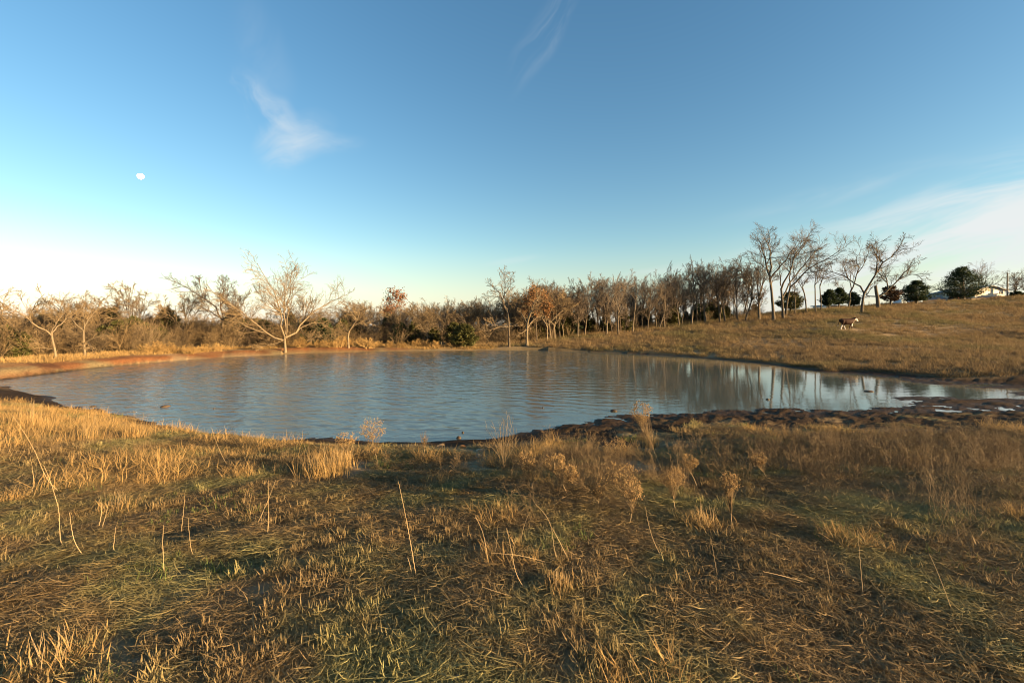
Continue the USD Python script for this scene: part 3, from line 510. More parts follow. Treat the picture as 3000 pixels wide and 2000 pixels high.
# ------------------------------------------------------------------ evergreens
def cedar(name, label, cat, seed, loc, h, w, rz=0, mat=cedar_mat, trunk_h=.12, shape=1.0, group=None, n=260, cone=.75, leaf=.34):
    rng = np.random.default_rng(seed)
    t = thing(name, label, cat, loc, rz, None, group)
    part(t, 'trunk', Tubes().add(np.array([[[0, 0, -.2], [0.02, 0, h * .3], [0, .03, h * .6], [0, 0, h * .93]]]), np.array([[.05 * w, .042 * w, .025 * w, .01]]), 7).mesh(), bark_dark, True)
    zz = trunk_h + (1 - trunk_h) * rng.random(n) ** 1.15
    a = rng.random(n) * 6.28; k = 1 - (zz - trunk_h) / (1 - trunk_h)
    lump = rng.uniform(.62, 1.12, n) * (.72 + .5 * meshkit.noise(np.stack([np.cos(a) * 1.7, np.sin(a) * 1.7, zz * 5], -1), seed))
    rad_ = w / 2 * np.minimum(1, (k ** cone) * 1.05) * (0.55 + .45 * ss(k, 1.0, .80)) * lump
    out = np.stack([np.cos(a), np.sin(a), np.zeros(n)], -1)
    P = np.zeros((n, 5, 3)); P[:, 0] = np.stack([np.zeros(n), np.zeros(n), zz * h * .93], -1)
    for s in range(1, 5):
        q = s / 4; P[:, s] = P[:, 0] + out * (rad_ * q)[:, None] + np.array([0, 0, 1]) * (rad_ * (.12 * q + .22 * q * q) - .12 * rad_ * q * k)[:, None]
    P[:, 1:] += rng.normal(size=(n, 4, 3)) * .03 * w / 3
    part(t, 'branches', Tubes().add(P, np.linspace(.02, .006, 5)[None].repeat(n, 0), 3).mesh(), bark_dark)
    m = 34
    idx = np.repeat(np.arange(n), m); q = rng.uniform(.12, 1.04, len(idx)) ** .55; f_ = np.clip(q * 4, 0, 3.999); i0 = f_.astype(int); fr = (f_ - i0)[:, None]
    p = P[idx, i0] * (1 - fr) + P[idx, i0 + 1] * fr + rng.normal(size=(len(idx), 3)) * np.array([.07, .07, .05]) * w / 3 * 1.2
    d = unit(unit(P[idx, -1] - P[idx, 0]) * .8 + rng.normal(size=(len(idx), 3)) * .55 + np.array([0, 0, .25])); sd = unit(np.cross(d, rng.normal(size=d.shape)))
    ln = leaf * rng.uniform(.5, 1.2, len(idx))[:, None]
    V = np.stack([p - sd * ln * .2, p + sd * ln * .2, p + d * ln], 1).reshape(-1, 3)
    part(t, 'foliage', (V, np.arange(len(V)).reshape(-1, 3)), mat)
    return t
def ev(px, py, top, wpx, Y=None):
    b = hit(px, py) if Y is None else ground_at(px, Y)
    return b, EYE - (top - HY) * b[1] / F - b[2], wpx * b[1] / F
b, h, w = ev(2819, 873, 779, 138, 92); cedar('cedar', 'largest dark cedar on the hilltop before the cream house', 'tree', 1, b, h, w, n=330, trunk_h=.10, cone=.80)
b, h, w = ev(2684, 884, 820, 86, 84); cedar('cedar', 'middle dark cedar on the hill, in front of pale blue sheds', 'tree', 2, b, h, w, n=210, trunk_h=.10, cone=.62)
b, h, w = ev(2429, 903, 846, 54, 80); cedar('cedar', 'left cedar of the three beside the low shed', 'tree', 3, b, h, w, n=150, trunk_h=.22, cone=.7)
b, h, w = ev(2458, 902, 842, 50, 82); cedar('cedar', 'middle and tallest cedar of the three beside the low shed', 'tree', 4, b, h, w, n=150, trunk_h=.22, cone=.6)
b, h, w = ev(2500, 898, 855, 46, 84); cedar('cedar', 'right cedar of the three, behind the left-leaning bare tree', 'tree', 5, b, h, w, n=140, trunk_h=.22, cone=.6)
b, h, w = ev(2316, 912, 855, 80, 78); cedar('round_tree', 'bronzed round tree seen through the stems at the grove end', 'tree', 6, b, h, w, mat=cedar_gold, n=200, trunk_h=.2, cone=.5)
b, h, w = ev(2609, 889, 836, 56, 82); cedar('round_tree', 'small brown round tree right of the broken-topped tree', 'tree', 7, b, h, w, mat=leafy('dull_brown_leaves', [(0, (.060, .036, .022)), (1, (.135, .085, .05))], trans=.15), n=130, trunk_h=.28, cone=.4)
b, h, w = ev(2979, 869, 855, 30, 95); cedar('green_bush', 'low green bush by the utility pole on the hilltop', 'bush', 8, b, h, w, n=90, trunk_h=.02, cone=.35)
b, h, w = ev(1360, 1013, 950, 90, 48); cedar('cedar', 'olive spreading cedar at the water edge near the tall thin tree', 'tree', 9, b, h, w, mat=cedar_gold, n=260, trunk_h=.04, cone=.55)
ck = [cedar('cedar', 'dark cedar thick in the woods behind the far bank', 'tree', 40 + i, ground_at(300 + 190 * i, 44 + i), 4.0, 3.2, mat=(cedar_mat, cedar_gold, cedar_gold)[i], n=150, trunk_h=.03, cone=.6, leaf=.42, group='cedars in the woods behind the far bank') for i in range(3)]
for i in range(44):
    px = rng.uniform(-40, 1720); Y = (41 if px < 500 else 49 if px < 1300 else 60) + rng.uniform(0, 14)
    b = ground_at(px, Y); s = rng.uniform(.5, .95) * (1.1 if px > 1300 else 1.0)
    copy(ck[rng.integers(3)], 'cedar', 'dark cedar thick in the woods behind the far bank', 'tree', b, rng.uniform(0, 6.28), (s, s, s * rng.uniform(.85, 1.2)), 'cedars in the woods behind the far bank')
for i in range(26):
    px = rng.uniform(1640, 2260); e = hit(px, np.interp(px, [a for a, _ in edge], [q for _, q in edge])); Y = e[1] + rng.uniform(5, 22)
    b = ground_at(px, Y); s = rng.uniform(.55, 1.0)
    copy(ck[rng.integers(3)], 'cedar', 'low cedar growing in shade between the grove trunks', 'tree', b, rng.uniform(0, 6.28), (s, s, s), 'cedars between the grove trunks')
for i, (px, Y, s, k) in enumerate(((300, 36.5, .55, 1), (345, 37, .7, 2), (392, 38, .75, 1), (430, 38.5, .6, 2), (60, 31, .5, 2), (20, 31.5, .6, 1), (470, 40, .5, 1), (770, 46, .75, 0), (905, 47, .7, 0), (945, 48, .8, 0), (1270, 51.5, .6, 1), (1330, 52, .75, 2))):
    copy(ck[k], 'cedar', ('low olive bushy cedar in front of the sunlit brush at left' if px < 600 else 'dark cedar at the front of the woods across the pond'), 'tree', ground_at(px, Y), i * 1.3, (s * 1.15, s * 1.15, s), 'olive cedars before the left brush' if px < 600 else 'front cedars across the pond')
# bare hilltop trees behind the house
for i, (px, Y, top, lb, m) in enumerate(((2868, 104, 768, 'faint bare tree behind the largest cedar on the hilltop', 20), (2972, 100, 788, 'bare tree behind the utility pole on the hilltop', 18), (3006, 98, 790, 'brown twiggy tree cut by the right edge of the view', 14))):
    b = ground_at(px, Y); h = EYE - (top - HY) * Y / F - b[2]
    vase_tree('bare_tree', lb, 300 + i, h, .2, b, 0, None, bark_dark, twig_brown, None, fork=.2, stems=5, spread=48, k=(4, 5, 4))

# ------------------------------------------------------------------ brush
def bush_mesh(seed, h, n, spread, k=(5, 4)):
    r = np.random.default_rng(seed)
    P = np.zeros((n, 6, 3)); P[:, 0, :2] = r.normal(size=(n, 2)) * .18 * spread
    a = r.random(n) * 6.28; s = np.radians(r.uniform(5, 48, n)); d = np.stack([np.sin(s) * np.cos(a), np.sin(s) * np.sin(a), np.cos(s)], -1)
    ln = h * r.uniform(.6, 1.15, n)
    for i in range(1, 6):
        d = unit(d + r.normal(size=d.shape) * .12 + np.array([0, 0, .04])); P[:, i] = P[:, i - 1] + d * (ln / 5)[:, None]
    Rr = taper(.018, .006, 6)[None].repeat(n, 0)
    b, br = sprout(r, P, Rr, k[0], .15, 1, (20, 55), (.35, .7), 4, .18, .05, .7, .006)
    c, cr = sprout(r, b, br, k[1], .15, 1, (20, 55), (.4, .8), 3, .2, .04, .8, .005)
    return Tubes().add(P, Rr, 3).add(b, br, 3).add(c, cr, 3).mesh()
dun = noisy('dun_brush', (.065, .047, .028), (.11, .08, .048), 2, bump=.004)
bp = [(bush_mesh(i, 2.2, 11, 1.0, (6, 4)), (brush_mat, twig_tan, dun, brush_mat, dun)[i]) for i in range(5)]
pos, rr_, sc_ = [], [], []
for i in range(600):
    px = rng.uniform(-150, 1620); Y0 = np.interp(px, [-150, 0, 300, 700, 1000, 1400, 1620], [29, 29, 34, 41.5, 47.5, 52, 60])
    Y = Y0 + 26 * rng.random() ** 1.5
    pos.append(ground_at(px, Y)); rr_.append(rng.uniform(0, 6.28)); sc_.append(rng.uniform(.45, 1.25))
for i in range(230):
    px = 1590 + 640 * rng.random() ** 1.5; e = hit(px, np.interp(px, [a for a, _ in edge], [q for _, q in edge])); pos.append(ground_at(px, e[1] + rng.uniform(4, 26))); rr_.append(rng.uniform(0, 6.28)); sc_.append(rng.uniform(.4, .9))
tag(instancer('/World/brush', bp, pos, np.array(rr_), np.array(sc_), rng.integers(0, 5, len(pos))), 'tangled tan leafless brush filling the woods below the trees', 'brush', kind='stuff')
shrub = None
for i, px in enumerate((560, 592, 640, 930, 965, 985, 1052, 1085, 1105, 1140, 1180, 1222, 1252, 1275, 1345, 1370, 450, 500, 880, 1010)):
    Y = np.interp(px, [400, 560, 700, 900, 1100, 1400], [33.5, 36, 39.5, 43.5, 46, 49]) + rng.uniform(-.6, .8); b = ground_at(px, Y); s = rng.uniform(.55, 1.0)
    lb = 'tawny rounded dry shrub on the far bank at the foot of the woods'
    if shrub is None:
        shrub = thing('dry_shrub', lb, 'shrub', b, 0, (s, s, s), 'dry shrubs along the far bank')
        part(shrub, 'stems', bush_mesh(77, 1.0, 22, 1.2, (7, 5)), gold_mat)
    else: copy(shrub, 'dry_shrub', lb, 'shrub', b, rng.uniform(0, 6.28), (s * 1.2, s * 1.2, s), 'dry shrubs along the far bank')

# ------------------------------------------------------------------ calf on the slope
def coat(name, extra=None):
    return M(name, {'a': ('attribute', {'attribute': 'coat'}), 'tc': ('texture_coordinate', {}), 'n': ('noise_texture', dict(scale=7.0, detail=4.0)), 'r': ('map_range', dict(from_min=.3, from_max=.7, to_min=.75, to_max=1.2)),
        'c': ('combine_color', {}), 'm': ('mix_color', dict(blend_type='multiply', fac=1.0)), 'p': ('principled_bsdf', dict(roughness=.8, specular_ior_level=.15))},
        [('tc.object', 'n.vector'), ('n.fac', 'r.value'), ('r.result', 'c.r'), ('r.result', 'c.g'), ('r.result', 'c.b'), ('a.color', 'm.a'), ('c.color', 'm.b'), ('m.result', 'p.base_color')], 'p.BSDF')
def hulls(chains, edge=.03, it=12):
    """One skin over chains of (x, y, z, radius)."""
    out = []
    for ch in chains:
        s = [manifold3d.Manifold.sphere(c[3], 16).translate(tuple(c[:3])) for c in ch]
        out += [manifold3d.Manifold.batch_hull([a, b]) for a, b in zip(s[:-1], s[1:])]
    m = manifold3d.Manifold.batch_boolean(out, manifold3d.OpType.Add).refine_to_length(edge).to_mesh()
    t_ = trimesh.Trimesh(m.vert_properties[:, :3], m.tri_verts, process=True)
    trimesh.smoothing.filter_taubin(t_, .5, .53, it); return t_
b = calf_at = hit(2482, 964)
calf = thing('calf', 'brown calf with white face and legs walking right across the slope', 'cow', b)
cm = hulls([[(-.70, 0, .98, .17), (-.62, 0, .92, .25), (-.25, 0, .83, .335), (.12, 0, .83, .335), (.42, 0, .88, .29), (.60, 0, .94, .20)],
            [(.48, 0, 1.0, .21), (.70, 0, 1.06, .17), (.84, 0, 1.13, .13)],                               # neck
            [(.85, 0, 1.19, .12), (.95, 0, 1.11, .12), (1.08, 0, .97, .09), (1.14, 0, .89, .072)],       # head
            [(.85, .09, 1.22, .035), (.81, .20, 1.21, .05), (.78, .28, 1.17, .022)], [(.85, -.09, 1.22, .035), (.81, -.20, 1.21, .05), (.78, -.28, 1.17, .022)],   # ears
            [(-.58, -.13, .88, .19), (-.60, -.14, .66, .125), (-.64, -.14, .50, .075), (-.72, -.14, .28, .048), (-.78, -.14, .06, .05), (-.75, -.14, .03, .05)],   # near hind, pushed back
            [(-.50, .13, .86, .19), (-.36, .14, .64, .12), (-.20, .14, .46, .07), (-.20, .14, .26, .046), (-.14, .14, .07, .05), (-.10, .14, .03, .05)],           # off hind, forward
            [(.38, -.13, .84, .17), (.32, -.15, .62, .10), (.22, -.15, .40, .062), (.14, -.15, .20, .044), (.12, -.15, .06, .05), (.15, -.15, .03, .05)],           # near fore
            [(.46, .13, .84, .17), (.56, .15, .62, .10), (.68, .15, .47, .066), (.66, .15, .28, .044), (.60, .15, .16, .05), (.61, .15, .13, .05)],                 # off fore, lifted
            [(-.80, 0, 1.05, .045), (-.90, 0, .86, .03), (-.98, 0, .60, .026), (-1.02, 0, .45, .05), (-1.03, 0, .36, .03)]], .035)
V = np.array(cm.vertices); br, wh = np.array([.026, .0095, .0055]), np.array([.62, .56, .50])
isw = np.zeros(len(V))
isw = np.maximum(isw, ss(V[:, 0] - .55 * (V[:, 2] - 1.05), .79, .83) * (V[:, 2] > .85))
isw = np.maximum(isw, ss(V[:, 2], .46, .38)); isw = np.maximum(isw, ss(V[:, 0], .50, .60) * ss(V[:, 2], .82, .74)); isw = np.maximum(isw, ss(V[:, 2], .66, .60) * ss(V[:, 0], .45, .5))
isw *= 1 - ss(V[:, 2], .30, .26) * (V[:, 0] > .5); isw *= 1 - ss(V[:, 0], .05, .10) * ss(V[:, 1], -.05, -.10) * ss(V[:, 0], .5, .45) * (V[:, 2] < .7)
isw *= 1 - ss(np.abs(V[:, 1]), .13, .16) * (V[:, 2] > 1.05)
pm = usdkit.mesh(stage, numbered(str(calf.GetPath()), 'body'), (V, np.array(cm.faces)), coat('calf_coat'), True)
UsdGeom.PrimvarsAPI(pm).CreatePrimvar('coat', Sdf.ValueTypeNames.Color3fArray, 'vertex').Set(Vt.Vec3fArray.FromNumpy(lerp(np.tile(br, (len(V), 1)), wh, isw).astype(np.float32)))
dark = M('dark_gloss', {'p': ('principled_bsdf', dict(base_color=(.015, .012, .010), roughness=.3))}, [], 'p.BSDF')
for sy in (-1, 1):
    e = trimesh.creation.icosphere(2, .022); e.apply_translation([.965, sy * .108, 1.14]); part(calf, 'eye', e, dark, True)
n_ = trimesh.creation.icosphere(2, .055); n_.apply_scale([.7, 1, .7]); n_.apply_translation([1.19, 0, .895]); part(calf, 'nose', n_, noisy('pink_nose', (.30, .17, .14), (.42, .26, .22), 20))

# ------------------------------------------------------------------ farmstead on the hilltop
def paint(name, c, rough=.6, var=.12): return noisy(name, tuple(np.array(c) * (1 - var)), tuple(np.array(c) * (1 + var)), 1.2, rough, .004, rand=.0)
cream, pale_blue, slate, grey_roof, steel = paint('cream_siding', (.62, .54, .42)), paint('pale_blue_sheet', (.42, .52, .62)), paint('slate_blue_panel', (.13, .17, .23)), paint('dark_grey_roof', (.10, .10, .11)), paint('grey_steel', (.20, .23, .27))
red_paint, blue_paint, timber, white_trim, rubber = paint('red_paint', (.42, .07, .03), .4), paint('blue_paint', (.05, .10, .19), .35), paint('weathered_timber', (.17, .13, .09), .9), paint('white_trim', (.70, .69, .66)), paint('tyre_rubber', (.018, .018, .018), .8)
glass = M('window_glass', {'f': ('fresnel', dict(IOR=1.5)), 't': ('transparent_bsdf', dict(color=(.55, .55, .5))), 'gl': ('glossy_bsdf', dict(roughness=.03)), 'm': ('mix_closure', {})}, [('f.fac', 'm.fac'), ('t.BSDF', 'm.closure1'), ('gl.BSDF', 'm.closure2')], 'm.closure')
def bx(x0, x1, y0, y1, z0, z1):
    m = trimesh.creation.box([x1 - x0, y1 - y0, z1 - z0]); m.apply_translation([(x0 + x1) / 2, (y0 + y1) / 2, (z0 + z1) / 2]); return m
def prism(profile, y0, y1):
    m = trimesh.creation.extrude_polygon(shapely.Polygon(profile), y1 - y0, engine='earcut'); m.apply_transform([[1, 0, 0, 0], [0, 0, -1, y1], [0, 1, 0, 0], [0, 0, 0, 1]]); return m
def wheel(x, y, z, r, w):
    m = trimesh.creation.cylinder(r, w, sections=20); m.apply_transform(trimesh.transformations.rotation_matrix(math.pi / 2, [1, 0, 0])); m.apply_translation([x, y, z]); return m
def spot(px, Y, py): g_ = ground_at(px, Y); g_[2] = min(g_[2], EYE - (py - HY) * Y / F); return g_
def zz(py, Y, b): return EYE - (py - HY) * Y / F - b[2]
# cream house: gable end towards the pond
Y = 97.0; u = Y / F; b = spot(2904, Y, 868)
house = thing('house', 'cream gable-fronted house with low dark roof on the hilltop', 'house', b)
eave, ridge = zz(850, Y, b), zz(838, Y, b); w0, w1 = (2856 - 2904) * u, (2942 - 2904) * u
wx, wz, ww, wh_ = (2933 - 2904) * u, zz(857, Y, b), 6.5 * u, 5.5 * u
wall = shapely.Polygon([(w0, -1), (w1, -1), (w1, eave), (0, ridge - .06), (w0, eave)]).difference(shapely.box(wx - ww, wz - wh_, wx + ww, wz + wh_))
wm = trimesh.creation.extrude_polygon(wall, .2, engine='earcut'); wm.apply_transform([[1, 0, 0, 0], [0, 0, -1, .2], [0, 1, 0, 0], [0, 0, 0, 1]])
part(house, 'wall', trimesh.util.concatenate([wm, bx(w0, w0 + .2, .203, 9, -1, eave - .02), bx(w1 - .2, w1, .203, 9, -1, eave - .02), bx(w0 + .203, w1 - .203, 8.8, 8.997, -1, eave - .02)]), cream)
def slab(xa, za, xb, zb, th): return prism([(xa, za), (xb, zb), (xb, zb + th), (xa, za + th)], -.45, 9.4)
rf = part(house, 'roof', trimesh.util.concatenate([slab(0, ridge, w1 + .45, eave - .09, .14), slab(w0 - .45, eave - .09, 0, ridge, .14)]), grey_roof)
wn = part(house, 'window', trimesh.util.concatenate([bx(wx - ww + .003, wx + ww - .003, .03, .12, wz - wh_ + .003, wz - wh_ + .07), bx(wx - ww + .003, wx + ww - .003, .03, .12, wz + wh_ - .07, wz + wh_ - .003), bx(wx - ww + .003, wx - ww + .07, .03, .12, wz - wh_ + .073, wz + wh_ - .073), bx(wx + ww - .07, wx + ww - .003, .03, .12, wz - wh_ + .073, wz + wh_ - .073), bx(wx - .03, wx + .03, .04, .11, wz - wh_ + .073, wz + wh_ - .073)]), white_trim)
part(wn, 'pane', bx(wx - ww + .072, wx + ww - .072, .07, .08, wz - wh_ + .075, wz + wh_ - .075), glass)
part(wn, 'curtain', bx(wx - ww + .08, wx + ww - .08, .14, .15, wz - wh_ + .08, wz + wh_ - .08), paint('amber_curtain', (.55, .40, .16)))
part(house, 'foundation', bx(w0 - .03, w1 + .03, -.05, -.003, -1.2, zz(867.5, Y, b)), steel)
# long grey-roofed shed
Y = 104.0; u = Y / F; b = spot(2765, Y, 880); x0, x1 = (2724 - 2765) * u, (2836 - 2765) * u
shed = thing('long_shed', 'long pale blue shed with dark grey roof between the two hilltop cedars', 'shed', b)
part(shed, 'wall', bx(x0, x1, 0, 6, -1.5, zz(863, Y, b)), pale_blue)
part(shed, 'roof', prism([(-.4, zz(863, Y, b) + .003), (3, zz(855, Y, b)), (6.4, zz(863, Y, b) + .003)], x0 - .4, x1 + .4).apply_transform([[0, 1, 0, 0], [1, 0, 0, 0], [0, 0, 1, 0], [0, 0, 0, 1]]), grey_roof)
for k in range(4): part(shed, 'window', bx(x0 + 1 + k * 2.0, x0 + 1.7 + k * 2.0, -.04, -.003, zz(869, Y, b) - .3, zz(866, Y, b)), white_trim)
# slate-blue stock trailer in front of it
Y = 93.0; u = Y / F; b = spot(2730, Y, 881); x0, x1 = (2704 - 2730) * u, (2757 - 2730) * u
tr_ = thing('stock_trailer', 'slate blue flat-sided trailer parked before the long pale shed', 'trailer', b)
part(tr_, 'side', bx(x0, x1, 0, 2.2, .32, zz(870, Y, b)), slate)
part(tr_, 'rail', bx(x0 - .04, x1 + .04, -.05, 2.25, zz(870, Y, b) + .003, zz(869, Y, b)), steel)
for k in (.25, .42, .75): part(tr_, 'wheel', wheel(x0 + (x1 - x0) * k, .12, .28, .30, .2), rubber)
for nm, lb, pa, pb, pt, pb_, Y in (('shed_box', 'small pale blue shed left of the middle dark cedar', 2641, 2657, 876, 888, 86.0), ('shed_box', 'small pale blue shed right of the middle dark cedar trunk', 2682, 2704, 871, 886, 88.0)):
    u = Y / F; b = spot((pa + pb) / 2, Y, pb_); hw = (pb - pa) / 2 * u
    s_ = thing('small_shed', lb, 'shed', b)
    part(s_, 'wall', bx(-hw, hw, 0, 1.8, -.6, zz(pt, Y, b) - .06), pale_blue); part(s_, 'roof', prism([(-hw - .12, zz(pt, Y, b) - .057), (hw + .12, zz(pt, Y, b) - .057), (hw + .12, zz(pt, Y, b) + .02), (-hw - .12, zz(pt, Y, b) + .10)], -.15, 1.95), steel)
    part(s_, 'door', bx(-hw * .35, hw * .35, -.04, -.003, -.3, zz(pt, Y, b) - .3), slate)
# low white shed behind the three cedars
Y = 88.0; u = Y / F; b = spot(2450, Y, 904); hw = 29 * u
s_ = thing('low_shed', 'low grey-white shed under the three cedars on the hill', 'shed', b)
part(s_, 'wall', bx(-hw, hw, 0, 4, -1.5, zz(896, Y, b)), white_trim); part(s_, 'roof', prism([(-hw - .3, zz(896, Y, b) + .003), (hw + .3, zz(895, Y, b)), (hw + .3, zz(893.5, Y, b)), (-hw - .3, zz(893, Y, b))], -.3, 4.3), steel)
part(s_, 'door', bx(-hw * .9, -hw * .55, -.05, -.003, -1.2, zz(897, Y, b)), slate)
# red tractor and blue implement under the largest cedar, blue car, boards
Y = 94.0; b = spot(2800, Y, 876)
tc_ = thing('tractor', 'small red tractor standing under the largest dark cedar', 'tractor', b)
part(tc_, 'hood', trimesh.util.concatenate([bx(.1, 1.15, -.3, .3, .55, 1.02), bx(1.153, 1.25, -.25, .25, .5, .95)]), red_paint); part(tc_, 'chassis', bx(-1.0, 1.1, -.2, .2, .35, .547), grey_roof)
part(tc_, 'seat', trimesh.util.concatenate([bx(-.75, -.25, -.25, .25, .75, .85), bx(-.83, -.753, -.25, .25, .75, 1.25)]), dark)
for x_, r_ in ((-.65, .55), (.85, .33)):
    for y_ in (-.5, .5): part(tc_, 'wheel', wheel(x_, y_, r_, r_, .26), rubber)
part(tc_, 'roll_bar', Tubes().add(np.array([[[-.85, -.4, .7], [-.85, -.4, 1.8], [-.85, .4, 1.8], [-.85, .4, .7]]]), np.full((1, 4), .035), 6).mesh(), red_paint)
Y = 93.0; b = spot(2768, Y, 879)
im = thing('farm_implement', 'blue tubular farm implement between trailer and red tractor', 'farm implement', b)
bars = np.array([[[-1.1, 0, .25], [-.5, 0, 1.1], [0, 0, .4]], [[-.6, .3, .2], [.2, .3, .95], [1.0, .3, .3]], [[-1.0, .15, .7], [0, .15, .75], [1.1, .15, .65]], [[.1, .5, .1], [.5, .4, .8], [.9, .3, 1.2]]])
part(im, 'frame', Tubes().add(bars, np.full((4, 3), .055), 6).mesh(), blue_paint)
for x_ in (-.8, .8): part(im, 'wheel', wheel(x_, -.15, .26, .26, .14), rubber)
for k in range(4): part(im, 'tine', Tubes().add(np.array([[[-.7 + .45 * k, .2, .7], [-.66 + .45 * k, .3, .3], [-.5 + .45 * k, .34, .06]]]), np.full((1, 3), .022), 5).mesh(), steel)
Y = 98.0; b = spot(2836, Y, 873)
car = thing('parked_car', 'dark blue car parked right of the largest dark cedar', 'car', b)
part(car, 'body', prism([(-.95, .22), (.95, .22), (.97, .5), (.6, .58), (-.9, .60), (-.97, .45)], -.4, .4), blue_paint); part(car, 'cabin', prism([(-.75, .603), (.45, .583), (.2, .86), (-.5, .88)], -.34, .34), glass)
for x_ in (-.6, .6):
    for y_ in (-.4, .4): part(car, 'wheel', wheel(x_, y_, .18, .18, .12), rubber)
Y = 91.0; u = Y / F; b = spot(2868, Y, 873); x0, x1 = -24 * u, 24 * u
bd = thing('board_stack', 'low stack of weathered boards in front of the cream house', 'boards', b)
for k in range(4): part(bd, 'board', bx(x0 + .1 * (k % 2), x1 - .13 * (k % 3), -.1 + .02 * (k % 2), .35, .02 + .1 * k, .11 + .1 * k), timber)
Y = 96.0; b = spot(2951, Y, 868)
pole = thing('utility_pole', 'dark wooden utility pole standing right of the cream house', 'pole', b)
part(pole, 'post', Tubes().add(np.array([[[0, 0, -.5], [0, 0, 2.5], [.02, 0, zz(799, Y, b)]]]), np.array([[.15, .14, .11]]), 10).mesh(), timber, True); part(pole, 'meter_box', bx(-.16, .16, -.30, -.142, .9, 1.4), steel)
Y = 96.0; b = spot(2962, Y, 869)
sg_ = thing('feeder_post', 'short dark post with flat top beside the utility pole', 'post', b)
part(sg_, 'post', bx(-.12, .12, -.08, .08, -.4, zz(857, Y, b)), timber); part(sg_, 'top_board', bx(-.55, .25, -.2, .2, zz(857, Y, b) + .003, zz(855, Y, b)), timber)
fp = None
for i, (px, py) in enumerate(((2504, 897), (2517, 896), (2532, 895), (2546, 894), (2598, 891), (2618, 890), (2634, 888))):
    b = hit(px, py); b[:2] *= 1.03; b[2] = float(terrain(b[:1], b[1:2])[0])
    if fp is None:
        fp = thing('fence_post', 'thin weathered fence post on the skyline by the broken-topped tree', 'fence post', b, 0, None, 'fence posts along the hill skyline'); part(fp, 'post', Tubes().add(np.array([[[0, 0, -.3], [.01, 0, .6], [0, .01, 1.1]]]), np.full((1, 3), .05), 6).mesh(), timber)
        part(fp, 'cap', bx(-.06, .06, -.06, .06, 1.102, 1.13), timber)
    else: copy(fp, 'fence_post', 'thin weathered fence post on the skyline by the broken-topped tree', 'fence post', b, i, None, 'fence posts along the hill skyline')

# ------------------------------------------------------------------ the moon
md = np.array([(412 - CX) / F, 1, (HY - 517) / F]); md /= np.linalg.norm(md)
moon_mat = M('moon_surface', {'g': ('texture_coordinate', {}), 'n': ('noise_texture', dict(scale=.08, detail=3.0)), 'r': ('rgb_ramp', {'ramp': [(.35, (.55, .55, .55)), (.6, (.9, .9, .9))]}), 'd': ('diffuse_bsdf', {}), 't': ('transparent_bsdf', {}), 'a': ('add_closure', {})},
    [('g.object', 'n.vector'), ('n.fac', 'r.fac'), ('r.color', 'd.color'), ('d.BSDF', 'a.closure1'), ('t.BSDF', 'a.closure2')], 'a.closure')
mo = trimesh.creation.icosphere(4, 3000 * .0049)
tag(part(None, 'moon', mo, moon_mat, True), 'small white nearly full moon in the blue sky at left', 'moon')
UsdGeom.Xformable(stage.GetPrimAtPath('/World/moon')).AddTranslateOp().Set(Gf.Vec3d(*(md * 3000 + [0, 0, EYE])))

# ------------------------------------------------------------------ stones and clods
def stone_mesh(seed, sx, sy, sz, rough=.22, cut=True):
    m = trimesh.creation.icosphere(3, 1.0); v_ = np.array(m.vertices); r = np.random.default_rng(seed)
    if cut:
        for _ in range(7):
            n_ = unit(r.normal(size=3)); o = r.uniform(.55, .85); k = np.maximum(v_ @ n_ - o, 0); v_ -= k[:, None] * n_ * .92
    v_ *= 1 + rough * (meshkit.fbm(v_ * 1.6 + seed * 7.1, 4, seed)[:, None] - .5)
    return (v_ * [sx, sy, sz], np.array(m.faces))
tan_rock, orange_rock, grey_rock, wet_mud = noisy('tan_rock', (.13, .092, .055), (.24, .175, .105), 14), noisy('orange_rock', (.24, .095, .030), (.40, .18, .055), 16), noisy('grey_rock', (.13, .125, .12), (.23, .225, .215), 18), noisy('wet_mud_clod', (.035, .024, .015), (.08, .052, .03), 9, .55)
rocks = []
def stone(px, py, wpx, hpx, mat, label, seed, cat='rock', name='rock', z=None, rough=.22):
    b = hit(px, py) if z is None else px_plane(px, py, z); m = b[1] / F
    if z is None: rocks.append((b[0], b[1]))
    t_ = thing(name, label, cat, b - [0, 0, hpx * m * .10], seed)
    part(t_, 'stone' if cat == 'rock' else 'clod', stone_mesh(seed, wpx * m / 2, wpx * m * .42, hpx * m * .62, rough, cat == 'rock'), mat, 40)
